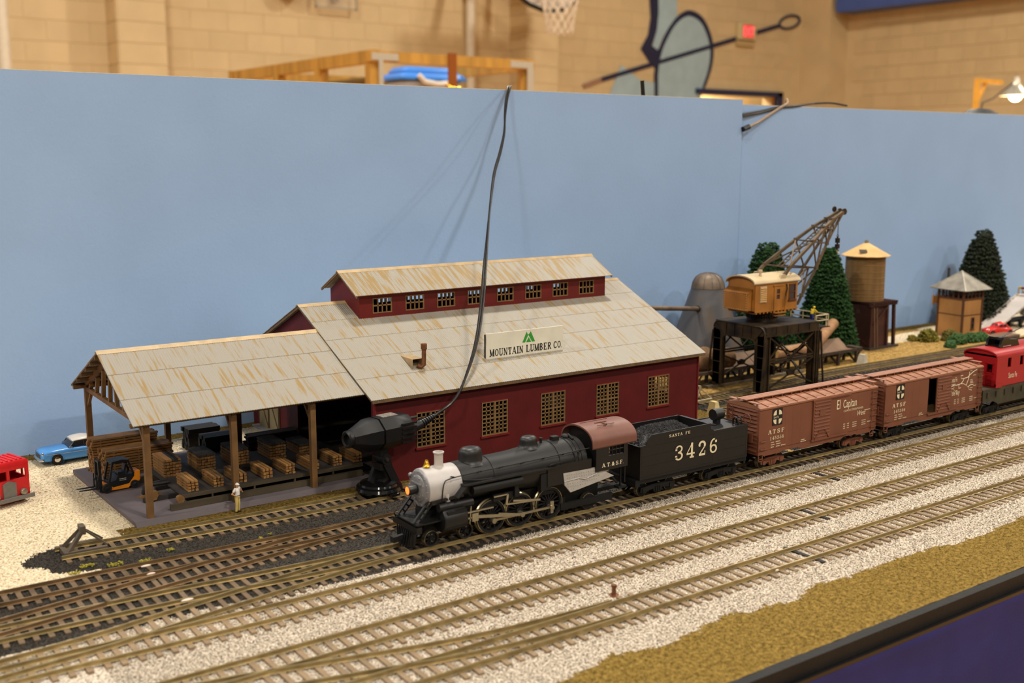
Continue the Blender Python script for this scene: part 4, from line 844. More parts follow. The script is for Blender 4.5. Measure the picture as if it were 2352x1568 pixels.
BJ = dict(head=(0,-.02,1.63), neck=(0,0,1.48), chest=(0,0,1.3), belly=(0,-.01,1.12), pelvis=(0,0,.95), shL=(.19,0,1.42), shR=(-.19,0,1.42), hpL=(.09,0,.9), hpR=(-.09,0,.9), knL=(.1,-.02,.5), knR=(-.1,-.02,.5), anL=(.11,.02,.09), anR=(-.11,.02,.09), face=(0,-1,0))
human('person', 'man in white cap, white shirt and khaki trousers, hand on chin', (25.45, 67.75, 0), .55,
      dict(BJ, elR=(-.4,.06,1.17), wrR=(-.2,-.06,1.02), hdR=(.8,-.3,-.3), elL=(.33,-.12,1.15), wrL=(.1,-.2,1.38), hdL=(-.5,-.1,.7)), 2.0, (232,226,218), (206,180,108), (236,232,226), (40,34,30))
# ------------------------------------------------------------------ little camera on a suction foot, with its cord
ca = thing('track_camera', 'black bullet camera on round glossy foot by the locomotive', 'camera', (35.0, 65.6, RT), math.radians(8))
M_cb = mat('cam_black', (20,19,20), .42, var=.15, vs=200); M_cg = mat('cam_gloss', (14,13,13), .12, var=.05, spec=.7)
MB().lathe([(1.35,0),(1.6,.05),(1.68,.2),(1.6,.4),(1.42,.48),(1.36,.62),(1.1,.72),(.6,.8),(0,.82)], 36).obj('foot', M_cg, ca); MB().box(-.35,.35,-1.95,-1.5,.02,.16).obj('pull_tab', M_cg, ca)
MB().prism([(-.75,.7),(-.1,2.1),(.35,2.1),(1.1,.7)], 'y', .1, .4).obj('bracket', M_cb, ca); MB().prism([(-.1,2.0),(.55,2.0),(1.25,.62),(.6,.62)], 'y', -.75, -.5).obj('bracket', M_cb, ca); MB().box(-.3,.7,-.6,.3,1.6,2.05).obj('bracket_web', M_cb, ca)
MB().cyl((.2,-.7,2.35),(.2,.5,2.35), .38, None, 16).box(-.15,.5,-.45,.3,2.2,3.3).obj('pivot', M_cb, ca); MB().cyl((.2,-.8,2.35),(.2,-.68,2.35),.14,None,10).obj('pivot_screw', mat('screw', (90,86,80), .3, .8), ca)
hz_ = 4.15; oc = lambda x, r, q=1: [(x, r*math.cos(math.radians(22.5+45*i))*1.08, hz_+r*q*math.sin(math.radians(22.5+45*i))) for i in range(8)]
loft(MB(), [oc(-2.35,.62),oc(-1.95,.78),oc(-1.1,1.15),oc(-.35,1.2)]).obj('nose', M_cb, ca); loft(MB(), [oc(-.3,1.12),oc(-.2,1.12)]).obj('seam', M_cg, ca); loft(MB(), [oc(-.2,1.2),oc(.9,1.22),oc(2.3,1.12),oc(2.45,1.0)]).obj('housing', M_cb, ca)
MB().lathe([(.6,-2.3),(.62,-2.62),(.5,-2.72),(.36,-2.64),(.34,-2.4),(.16,-2.38),(.14,-2.3),(0,-2.3)], 24, (0,0,hz_), 'x').obj('lens', M_cb, ca)
for k in range(5): MB().box(1.2,2.5,-1.24,-1.1,hz_-.75+k*.32,hz_-.62+k*.32).obj('rib', M_cb, ca)
MB().box(.2,1.5,-.35,.5,hz_+1.1,hz_+1.16).obj('top_label', mat('cam_print', (120,112,104), .6, var=.5, vs=900), ca); MB().cyl((2.2,-.5,hz_+.75),(2.95,-.6,hz_+.78),.1,None,8).obj('switch', M_cb, ca)
MB().cyl((2.4,0,hz_-.25),(3.7,.0,hz_-.02),.44,.36,14).obj('plug', M_cb, ca)
b = MB()
for k in range(7): p = (3.7+k*.2, 0, hz_-.02+k*.06); b.cyl(p, (p[0]+.12, 0, p[2]+.036), .36-.025*k, None, 12)
b.cyl((3.6,0,hz_-.05),(5.2,0,hz_+.44),.2,.14,10).obj('strain_relief', M_cb, ca)
end = Matrix.Rotation(math.radians(8),4,'Z') @ Vector((5.15,0,hz_+.42)); end += Vector((35.0,65.6,RT))
CP = [(1046,915,66.3),(1075,850,67.6),(1095,780,69.4),(1107,700,71.9),(1113,620,74.6),(1118,560,77.2),(1125,480,80.4),(1135,400,83.6),(1148,352,85.4),(1158,305,87),(1160,262,88.2),(1164,225,89.3),(1170,199,90.25)]
P = [end]+[ypx(*c) for c in CP]; x_ = P[-1].x; P += [Vector((x_+.3, 90.7, 30.1)), Vector((x_+.65, 91.25, 30.06)), Vector((x_+.9, 91.52, 29.7)), Vector((x_+1, 91.56, 28.5)), Vector((x_+1, 91.6, 24))]; P = crv(P, 6)
cd = thing('camera_cord', 'thin black cord rising from the camera over the backdrop top', 'cord', tuple(end)); o_ = Vector(end)
M_cord = mat('cord_black', (34,30,28), .28, var=.2, vs=150, spec=.6)
for s_ in (-1, 1): MB().tube([p-o_+Vector((s_*.1*math.cos(i*.12), s_*.04, s_*.1*math.sin(i*.12)*.3)) for i, p in enumerate(P)], .1, 7).obj('wire', M_cord, cd)
# loose cords and plug on the second backdrop
pc = thing('plug_cord', 'grey cord with black plug hanging over the second backdrop board', 'cord', (97, 90.5, 28))
Q = [ypx(1706,297,90.4),ypx(1720,291,90.5),ypx(1745,278,90.9),ypx(1780,255,91.1),ypx(1808,238,91.2)]; Q.append(Q[-1]+Vector((1.2,1.2,.1))); Q.append(Q[-1]+Vector((.6,.5,-6)))
MB().tube([p-Vector((97,90.5,28)) for p in crv(Q[1:], 6)], .16, 7).obj('cord', mat('cord_grey', (150,126,100), .35, var=.1), pc); MB().tube([p-Vector((97,90.5,28)) for p in crv(Q[:2], 3)], .32, 8).obj('plug', M_cb, pc)
for nm, y0, lab in ((0, 0, 'black twin cord lying along the second backdrop top'), (1, 4, 'thin dark cord behind the plug cord on the backdrop')):
    Q = [ypx(1705,262+y0,90.9),ypx(1750,254+y0,91.2),ypx(1790,245+y0*.6,91.25),ypx(1830,243,91.25),ypx(1870,238,91.6),ypx(1910,237,91.9),ypx(1945,243,91.9)]
    o = MB().tube([p for p in crv(Q, 6)], .13, 6).obj('loose_cord', M_cord); tag(o, lab, 'cord')
an = thing('antenna_box', 'short black antenna sticking up behind the backdrop', 'antenna', (83.6, 92.6, 26)); q = ypx(1475,185,92.6)-Vector((83.6,92.6,26)); q0 = ypx(1478,212,92.6)-Vector((83.6,92.6,26))
MB().cyl(tuple(q0+Vector((.1,0,-1.5))), tuple(q), .24, .22, 10).obj('antenna', M_cb, an); MB().bbox(-1,3,-1.25,1.2,-3,2.6,.3).obj('box', M_cb, an)
kp = thing('black_dome', 'black rounded top peeking over the second backdrop', 'dome', (176.6, 110, FZ)); MB().lathe([(.8,0),(.8,120),(3.2,122.5),(4,124.5),(3.3,126.3),(1.6,127.2),(0,127.4)], 24).obj('post', M_black, kp)
MB().lathe([(14,0),(14,1.5),(2,3),(.9,8)], 24).obj('foot', M_black, kp)
# ------------------------------------------------------------------ rolling stock
TY = 54.87
M_eng = mat('engine_black', (17,16,16), .42, var=.15, vs=90, spec=.5); M_eng2 = mat('engine_matt', (13,12,12), .6, var=.15); M_brass = mat('tire_steel', (184,170,138), .25, .9, var=.05); M_rod = mat('rod_silver', (186,176,150), .3, .85, var=.06)
M_silver = mat('smokebox_silver', (184,178,174), .4, .15, var=.05, vs=120); M_graph = mat('smokebox_front', (140,138,140), .4, .4, var=.15, vs=200); M_cabroof = mat('cab_roof', (112,72,60), .45, var=.08, vs=120); M_gold = mat('bell_gold', (214,160,52), .25, .9, var=.05); M_lett = mat('letter_cream', (224,208,172), .6, var=.03)
def axle(par, x, r, m_=M_eng2, yo=.82, rim=M_brass, n=22, nm='wheel', w_=.26, spokes=0):
    for s_ in (-1, 1):
        c = (x, s_*(yo), RT+r)
        pr = [(r*.2,-w_*.55),(r*.26,-w_*.5),(r*.3,-w_*.2),(r*.8,-w_*.2),(r*.84,-w_*.45),(r*.96,-w_*.52)]
        if spokes: pr = [(r*.8,-w_*.2),(r*.82,-w_*.45),(r*.96,-w_*.52),(r*.96,w_*.4),(r*.8,w_*.4),(r*.8,-w_*.2)]
        b = MB().lathe([(a, h_*-s_) if s_ > 0 else (a, h_) for a, h_ in pr], n, c, 'y', cap=not spokes)
        if spokes:
            for k in range(spokes): t = 2*PI*k/spokes; b.bar((x+r*.15*math.cos(t), c[1], c[2]+r*.15*math.sin(t)), (x+r*.84*math.cos(t), c[1], c[2]+r*.84*math.sin(t)), r*.07, .08)
            b.cyl((x, c[1]-.12, c[2]), (x, c[1]+.12, c[2]), r*.22, None, 12); b.prism([(x-r*.5,c[2]+r*.55),(x+r*.5,c[2]+r*.55),(x+r*.3,c[2]+r*.76),(x-r*.3,c[2]+r*.76)], 'y', c[1]-.05, c[1]+.05)
        o = b.obj(nm, m_, par)
        MB().lathe([(r*.965,-s_*w_*-.53),(r,-s_*w_*-.5),(r,s_*-.02),(r*1.07,s_*-.08),(r*1.07,s_*-.15),(r*.965,s_*-.15)], n+6, c, 'y', cap=False).obj('tread', rim, o)
    MB().cyl((x,-yo,RT+r),(x,yo,RT+r),.1,None,8).obj('axle', M_eng2, par)
def bogie(par, x, wb, m_, r=.48, arch=False):
    t = MB().box(x-.25,x+.25,-.95,.95,RT+r-.05,RT+r+.3).obj('bogie', m_, par)
    for s_ in (-1, 1):
        y = s_*1.08; z = RT+r
        MB().prism([(x-wb/2-.35,z-.1),(x-wb/2-.3,z+.2),(x-.5,z+.32),(x+.5,z+.32),(x+wb/2+.3,z+.2),(x+wb/2+.35,z-.1),(x+wb/2+.12,z-.18),(x+.45,z-.02),(x+.3,z-.3),(x-.3,z-.3),(x-.45,z-.02),(x-wb/2-.12,z-.18)], 'y', y-.08, y+.08).obj('side_frame', m_, t)
        b = MB()
        for e in (-1, 1): b.box(x+e*wb/2-.16,x+e*wb/2+.16,y-.13,y+.13,z-.17,z+.15)
        for k in (-.18,0,.18): b.cyl((x+k,y+s_*.1,z-.22),(x+k,y+s_*.1,z+.12),.07,None,8)
        b.obj('journal', m_, t)
    for e in (-1, 1): axle(t, x+e*wb/2, r, n=18)
    return t
# -------- locomotive
en = thing('steam_locomotive', 'black steam locomotive with silver smokebox and lit headlight', 'locomotive', (30, TY, 0))
AX = 3.8
MB().box(2.0,15.6,-.5,.5,1.0,2.45).box(1.2,2.2,-.45,.45,1.2,1.9).obj('frame', M_eng2, en)
MB().lathe([(1.16,2.05),(1.2,2.1),(1.2,4.35)], 32, (0,0,AX), 'x').obj('smokebox', M_silver, en)
MB().lathe([(1.2,4.35),(1.24,4.38),(1.24,6.6),(1.28,8.6),(1.42,10.4),(1.46,11.6),(1.46,13.9)], 32, (0,0,AX), 'x').obj('boiler', M_eng, en)
for x, r in ((6.7,1.245),(11.7,1.47),(12.9,1.47),(13.2,1.47),(13.5,1.47)): MB().lathe([(r,x-.04),(r+.03,x-.03),(r+.03,x+.03),(r,x+.04)], 32, (0,0,AX), 'x', cap=False).obj('boiler_band', M_eng, en)
MB().box(10.6,14.2,-1.5,1.5,2.7,4.0).obj('firebox', M_eng, en)
MB().lathe([(0,1.82),(.5,1.82),(.8,1.86),(.86,1.92),(1.0,1.92),(1.1,1.95),(1.18,2.05)], 32, (0,0,AX), 'x').obj('smokebox_door', M_graph, en)
b = MB()
for k in range(16): t = 2*PI*k/16; b.sph((1.92,1.05*math.cos(t),AX+1.05*math.sin(t)), .05, 6, 4)
for k in range(8): t = 2*PI*(k+.5)/8; b.sph((1.84,.72*math.cos(t),AX+.72*math.sin(t)), (.05,.08,.08), 6, 4)
b.bar((1.8,-.55,AX+.35),(1.8,.55,AX+.35),.1).bar((1.8,-.5,AX-.4),(1.8,.5,AX-.4),.1).sph((1.95,.95,AX+.62),.16,8,6).obj('door_bolts', M_graph, en)
hl = MB().lathe([(.22,1.82),(.29,1.75),(.3,1.2),(.28,1.16),(.24,1.16)], 20, (0,0,AX), 'x', cap=False).obj('headlight', M_eng, en)
MB().lathe([(0,1.14),(.24,1.17)], 20, (0,0,AX), 'x').obj('lens', mat('headlight_glow', (255,130,60), .3, var=0, emit=((255,104,38), 2.4)), hl)
MB().lathe([(.06,.32),(.05,.4),(.1,.42),(.09,.5),(0,.52)], 10, (2.53,0,4.98)).lathe([(.24,.02),(.2,.06),(.15,.2),(.11,.34),(.06,.4),(0,.42)], 16, (2.53,0,5.07)).box(2.42,2.64,-.12,.12,4.9,5.08).obj('bell', M_gold, en)
MB().lathe([(.36,0),(.3,.1),(.27,.2),(.27,.8),(.33,.86),(.34,.94),(.26,.95),(.22,.86),(.22,.3)], 22, (3.38,0,4.92)).obj('chimney', mat('stack_silver', (188,180,172), .4, .1, var=.06), en)
def dome(x, r, z0, z1, nm, el=1.15):
    b = MB().lathe([(r*1.4,0),(r*1.15,.12),(r*1.02,.28),(r,(z1-z0)*.6),(r*.94,(z1-z0)*.8),(r*.78,(z1-z0)*.92),(r*.45,(z1-z0)*.985),(0,z1-z0)], 28); b.v = [(x+p[0]*el, p[1], z0+p[2]) for p in b.v]; return b.obj(nm, M_eng, en)
dome(5.68, .62, 4.75, 5.83, 'sand_dome', 1.25); dome(10.15, .5, 5.05, 5.85, 'steam_dome', 1.2)
MB().cyl((11.15,0,5.2),(11.15,0,5.5),.09).cyl((11.15,0,5.46),(11.15,0,5.56),.12).obj('safety_valve', M_eng, en); MB().box(12.0,12.5,-.2,.2,5.22,5.5).obj('turret', M_eng, en); MB().sph((13.2,.1,5.3),(.25,.3,.2)).tube([(13.4,-.5,5.25),(13.4,0,5.45),(13.5,.5,5.3)],.07).obj('fittings', M_eng2, en)
for s_ in (-1, 1):
    MB().box(4.2,11.3,min(s_*1.0,s_*1.66),max(s_*1.0,s_*1.66),3.9,4.0).bar((4.3,s_*1.5,3.9),(3.7,s_*1.5,3.3),.5,.08).obj('running_board', M_eng, en)
    MB().cyl((4.9,s_*1.35,3.5),(8.6,s_*1.35,3.5),.3,None,14).obj('air_tank', M_eng2, en)
    rl = MB().tube(crv([(2.9,s_*1.12,3.0),(2.95,s_*1.3,4.2),(3.4,s_*1.26,4.45),(5.2,s_*1.28,4.55),(9,s_*1.36,4.62),(14,s_*1.5,4.75)],5),.035,5).obj('handrail', M_eng2, en)
    b = MB()
    for x in (3.6,5.6,7.2,8.8,10.4,12,13.4): b.cyl((x,s_*1.05,4.5),(x,s_*1.4,4.58+(x-5)*.012),.05,None,6)
    b.obj('stanchion', M_eng2, rl)
    b = MB().tube(crv([(10.8,s_*1.5,3.95),(10.9,s_*1.52,4.15),(12.6,s_*1.53,4.2),(13.1,s_*1.53,4.4),(13.0,s_*1.53,4.65),(12.6,s_*1.5,4.66)],5),.04,5); b.obj('piping', M_eng2, en); b = MB().tube(crv([(4.4,s_*1.25,4.2),(5.4,s_*1.3,4.05),(6.4,s_*1.3,4.0)],4),.05,5); b.obj('piping', M_eng2, en)
    # cylinder, steam chest and pilot truss
    cy = MB().lathe([(.72,2.75),(.78,2.82),(.78,4.3),(.72,4.38)], 22, (0,s_*1.05,1.95), 'x').obj('cylinder', M_eng, en); MB().box(2.95,4.3,min(s_*.6,s_*1.72),max(s_*.6,s_*1.72),1.5,2.55).obj('steam_chest', M_eng2, cy); MB().cyl((2.6,s_*1.2,2.75),(5.0,s_*1.2,2.75),.26,None,14).obj('valve_chest', M_eng, cy)
    MB().tube([(3.4,s_*1.0,2.9),(3.3,s_*1.05,3.4),(3.2,s_*.9,3.7)],.16,8).obj('steam_pipe', M_silver, en)
    tr_ = MB().bar((1.04,s_*.95,2.1),(2.08,s_*.95,3.24),.16,.09).bar((1.26,s_*.95,1.9),(2.3,s_*.95,3.04),.16,.09).bar((2.2,s_*.95,3.12),(4.4,s_*1.1,3.25),.3,.16).obj('pilot_brace', M_eng, en)
    b = MB()
    for k in range(5): q = Vector((1.15,s_*.95,2.0)).lerp(Vector((2.19,s_*.95,3.14)), k/4); MB().bar(q+Vector((-.12,0,.1)), q+Vector((.12,0,-.1)), .15, .1).obj('brace_rung', M_eng, tr_)
    # rods and valve gear
    yr = s_*1.32; zc = RT+1.1
    MB().bar((6.57,yr-s_*.1,zc-.22),(11.09,yr-s_*.1,zc-.22),.08,.14).obj('side_rod', M_rod, en); MB().bar((5.2,yr,1.75),(8.74,yr,zc-.22),.09,.19).bar((6.9,yr+.001,1.6),(8.3,yr,1.3),.07,.14).obj('main_rod', M_rod, en)
    b = MB()
    for x in (6.57,8.74,11.09): MB().cyl((x,s_*.95,zc-.22),(x,yr+s_*.08,zc-.22),.17,None,12).obj('crank_pin', M_rod, en)
    MB().prism([(11.0,zc-.6),(11.2,zc-.6),(11.24,zc+.2),(10.95,zc+.2)],'y',yr-.02,yr+.05).obj('return_crank', M_rod, en)
    MB().box(4.9,5.35,yr-.1,yr+.1,1.5,2.0).bar((4.4,yr,1.75),(5.1,yr,1.75),.1).bar((4.6,yr,2.12),(6.5,yr,2.12),.12,.08).bar((4.85,yr,2.5),(4.75,yr,1.4),.1,.06).obj('crosshead', M_rod, en)
    MB().bar((8.0,yr+s_*.04,2.25),(10.1,yr+s_*.04,1.95),.07,.12).bar((6.55,yr,2.75),(7.6,yr,2.75),.08).bar((7.6,yr,2.75),(7.5,yr,2.1),.08,.14).bar((7.5,yr,2.1),(9.9,yr,1.95),.06,.1).obj('eccentric_rod', M_rod, en); MB().box(6.6,8.6,s_*1.1-.12,s_*1.1+.12,2.4,2.85).box(8.1,8.4,s_*1.2-.2,s_*1.2+.2,2.5,3.3).box(10.1,10.9,s_*1.25-.2,s_*1.25+.2,2.5,3.6).obj('gear_hanger', M_eng2, en)
    ap = MB().add([(11.86,s_*1.5,3.4),(14.7,s_*1.5,3.34),(16.1,s_*1.56,2.54),(12.4,s_*1.6,2.05),(11.95,s_*1.56,2.6)]+[(11.86,s_*1.4,3.4),(14.7,s_*1.4,3.34),(16.1,s_*1.46,2.54),(12.4,s_*1.5,2.05),(11.95,s_*1.46,2.6)], [(0,1,2,3,4),(9,8,7,6,5)]+[(i,i+5,(i+1)%5+5,(i+1)%5) for i in range(5)]).obj('ash_pan', mat('apron_silver', (176,170,162), .45, .2, var=.08, vs=200), en)
    b = MB()
    for r in range(6):
        for k in range(14):
            x = 12.15+k*.2+r*.02; z = 3.22-r*.19-k*.004
            if z > 2.18+(x-12.4)*.19: b.sph((x, s_*(1.525+(3.4-z)*.075), z), .028, 5, 4)
    b.tube([(11.9,s_*1.56,2.85),(13.1,s_*1.58,2.9),(13.6,s_*1.6,2.75),(14.6,s_*1.6,2.95)],.03,5); b.obj('rivets', M_silver, ap)
MB().box(.95,1.3,-1.45,1.45,1.5,1.85).obj('buffer_beam', M_eng, en); MB().box(1.0,2.9,-1.35,1.35,1.95,2.03).obj('front_deck', M_eng, en)
MB().add([(.8,-.55,.5),(1.15,-.85,.5),(1.15,.85,.5),(.8,.55,.5),(1.0,-.75,1.35),(1.25,-.95,1.4),(1.25,.95,1.4),(1.0,.75,1.35)], [(0,3,2,1),(4,5,6,7),(0,1,5,4),(1,2,6,5),(2,3,7,6),(3,0,4,7)]).obj('pilot', M_eng, en)
b = MB()
for k in range(9): y = -.9+k*.225; b.bar((.62+abs(y)*.35,y*.9,.48),(.95,y,1.5),.07)
for y in (-1.2,1.2): b.tube([(1.0,y,1.9),(.9,y,2.15),(1.05,y,2.3)],.04,5)
b.obj('pilot_bars', M_eng2, en); MB().bar((.2,0,.95),(1.1,0,1.05),.22,.3).box(.05,.35,-.22,.2,.8,1.15).obj('coupler', M_eng2, en)
for x in (2.25, 4.72): axle(en, x, .5, spokes=8, nm='pilot_wheel')
for x in (6.57, 8.74, 11.09): axle(en, x, 1.08, spokes=16, nm='driver_wheel', n=36, yo=.9)
axle(en, 14.45, .56, nm='trailing_wheel'); MB().box(12.0,16.4,-1.1,-.9,.75,1.2).box(12.0,16.4,.9,1.1,.75,1.2).box(12,12.4,-1,1,.8,1.6).obj('trailing_truck', M_eng2, en)
# cab
b = MB()
for s_ in (-1, 1): holes_wall(b, 'y', *sorted((s_*1.5, s_*1.62)), 14.5, 17.25, 3.05, 4.9, [(15.6,16.9,4.0,4.68)])
b.prism([(-1.5,3.05),(1.5,3.05),(1.5,4.9),(1.1,5.5),(.5,5.78),(-.5,5.78),(-1.1,5.5),(-1.5,4.9)], 'x', 14.5, 14.6).box(14.5,17.2,-1.5,1.5,3.0,3.1); b.obj('cab', M_eng, en)
for s_ in (-1, 1):
    b = MB()
    for k in range(1, 4): b.box(15.6+k*.325-.025,15.6+k*.325+.025,s_*1.56-.03,s_*1.56+.03,4.0,4.68)
    b.box(15.6,16.9,s_*1.56-.03,s_*1.56+.03,4.32,4.37); b.obj('window_bars', M_eng, en)
arc = [(1.72*math.sin(t*PI/180*(1)), 4.82+1.16*math.cos(t*PI/180)**.8 if abs(t) < 89 else 4.82) for t in range(-88, 89, 8)]; arc = [(-1.74,4.72)]+arc+[(1.74,4.72)]
MB().prism(arc+[(y*.95, z-.1) for y, z in arc[::-1]], 'x', 14.15, 17.95).obj('cab_roof', M_cabroof, en)
MB().box(15.2,16.6,-.9,-.82,5.93,5.97).box(15.9,15.98,-.9,-.3,5.9,6.0).box(15.4,16.4,-.35,-.28,5.97,6.01).box(14.6,16.9,.2,.27,5.97,6.01).obj('roof_hatch', M_cabroof, en)
b = MB(); xe = slab(b, 'A.T.', 15.0, 3.28, .27, .27, 1.12, side(-1.635)); xe = sans(b, '&', xe+.02, 3.28, .27, side(-1.635), bold=.03); slab(b, 'S.F.', xe+.08, 3.28, .27, .25, 1.1, side(-1.635)); b.obj('lettering', M_lett, en)
MB().bar((16.9,-1.3,3.0),(16.9,-1.3,1.6),.1).bar((17.1,-1.5,3.1),(17.1,-1.5,1.9),.08).box(16.6,17.3,-1.5,-1.0,1.5,1.65).bar((15.9,-1.4,2.6),(16.6,-1.3,1.9),.12).obj('cab_step', M_eng2, en); MB().box(15.5,18.7,-.25,.25,1.1,1.35).obj('drawbar', M_eng2, en)
# -------- tender
te = thing('tender', 'black coal tender numbered 3426 behind the locomotive', 'tender', (48.4, TY, 0))
sd_ = [(0,1.78),(10.5,1.78),(10.5,4.22),(7.05,4.25),(6.75,4.4),(6.5,4.84),(.95,4.84),(.7,4.5),(.5,4.2),(0,4.14)]
for s_ in (-1, 1): MB().prism(sd_, 'y', *sorted((s_*1.5, s_*1.6))).obj('side_plate', M_eng, te)
MB().box(0,.12,-1.5,1.5,1.78,4.1).box(10.38,10.5,-1.5,1.5,1.78,4.22).box(.12,10.38,-1.5,1.5,1.8,3.6).box(6.8,10.38,-1.5,1.5,3.6,4.18).obj('tank', M_eng, te); MB().box(6.55,6.8,-1.5,1.5,3.6,4.8).obj('bulkhead', M_eng, te)
MB().box(-.2,10.6,-1.45,1.45,1.45,1.78).box(-.3,.1,-1.5,1.5,1.3,1.75).obj('underframe', M_eng2, te)
b = MB()
for s_ in (-1, 1):
    for x, n_ in ((.15,22),(3.6,22),(7,22),(10.35,22)):
        for k in range(n_): b.cb((x, s_*1.605, 1.9+k*.1),(.03,.02,.03))
    for z in (1.95,2.7,3.4,4.05):
        for k in range(68): b.cb((.2+k*.15, s_*1.605, z),(.03,.02,.03))
b.obj('rivets', M_eng, te)
def mound(x0, x1, y0, y1, z0, h_, n):
    b = MB(); r = random.Random(3)
    b.add([(x0,y0,z0),(x1,y0,z0),(x1,y1,z0),(x0,y1,z0),((x0*.7+x1*.3),0,z0+h_),((x0*.4+x1*.6),0,z0+h_)], [(0,1,5,4),(1,2,5),(2,3,4,5),(3,0,4)])
    for _ in range(n):
        u, v = r.random(), r.uniform(-1,1); x = x0+(x1-x0)*u; e = min(1, min(u,1-u)*3.4)*(1-abs(v)**1.6*.75); s_ = r.uniform(.05,.12); a = r.random()*6.3
        b.add([(x+s_*math.cos(a+k*2.1), v*y1+s_*math.sin(a+k*2.1), z0+h_*e+r.uniform(-.04,.06)) for k in range(3)]+[(x+r.uniform(-.03,.03), v*y1+r.uniform(-.03,.03), z0+h_*e+s_*1.3)], [(0,1,3),(1,2,3),(2,0,3)])
    return b
o = mound(.4, 6.5, -1.45, 1.45, 4.0, .95, 2600).obj('coal', mat('coal', (40,39,40), .6, var=.4, vs=700, spec=.4), te, ang=5); o['kind'] = 'stuff'
MB().lathe([(.42,-.42),(.42,.42)], 20, (9.0,.1,4.85), 'x').box(8.8,9.2,-.1,.3,4.2,4.5).obj('rear_lamp', M_eng, te); MB().lathe([(.38,0),(.38,.08)], 16, (7.9,.3,4.2)).tube([(7.2+1.2*math.cos(t/6), -.4+.4*math.sin(t/6), 4.22) for t in range(0,24)],.05,5).obj('water_hatch', M_eng, te)
for x in (9.9, 10.25): MB().tube([(x+.0,-1.2,4.15),(x,-1.2,4.5),(x,-1.05,4.68),(x,-.85,4.68),(x,-.7,4.5),(x,-.7,4.15)],.06,6).obj('ladder_hoop', M_eng, te)
for x in (2.1, 8.35): bogie(te, x, 2.55, M_eng2, .5)
MB().box(10.5,11.1,-.22,.22,1.0,1.4).box(10.4,10.6,-1.4,1.4,1.2,1.7).obj('coupler', M_eng2, te)
b = MB(); slab(b, 'SANTA', 2.6, 4.42, .2, .22, 1.2, side(-1.625)); slab(b, 'FE', 4.15, 4.42, .2, .22, 1.2, side(-1.625))
for k, c in enumerate('3426'): slab(b, c, 3.15+k*1.12, 2.62, 1.1, .92, 1, side(-1.625))
b.obj('lettering', M_lett, te)
# -------- boxcars
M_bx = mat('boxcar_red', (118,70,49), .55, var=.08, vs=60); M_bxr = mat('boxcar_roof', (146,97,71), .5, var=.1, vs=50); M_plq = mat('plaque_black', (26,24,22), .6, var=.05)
def logo(b_w, b_k, par, x, z, s=1):
    MB().box(x, x+1.08*s, -1.66, -1.62, z, z+1.25*s).obj('plaque', M_plq, par)
    b = MB(); cx_, cz_ = x+.54*s, z+.62*s; n = 8
    for qx, qz in ((1,1),(-1,1),(-1,-1),(1,-1)):
        P = [(cx_+qx*.13*s, cz_+qz*.16*s)]+[(cx_+qx*.13*s+qx*.34*s*math.cos(k*PI/2/n), cz_+qz*.16*s+qz*.38*s*math.sin(k*PI/2/n)) for k in range(n+1)]
        if qx*qz < 0: P = P[::-1]
        b.add([(p[0], -1.665, p[1]) for p in P], [tuple(range(len(P)))])
    sans(b, 'Santa Fe', x+.1*s, cz_-.075*s, .19*s, side(-1.667), sx=.62); b.obj('plaque_print', M_lett, par)
def ticks(b, rows, y=-1.635):
    for x, z, ws in rows:
        for w_ in ws:
            if w_ > 0:
                k = 0
                while k < w_: b.box(x+k, x+k+.055, y-.003, y, z, z+.07); k += .085
            x += abs(w_)+.06
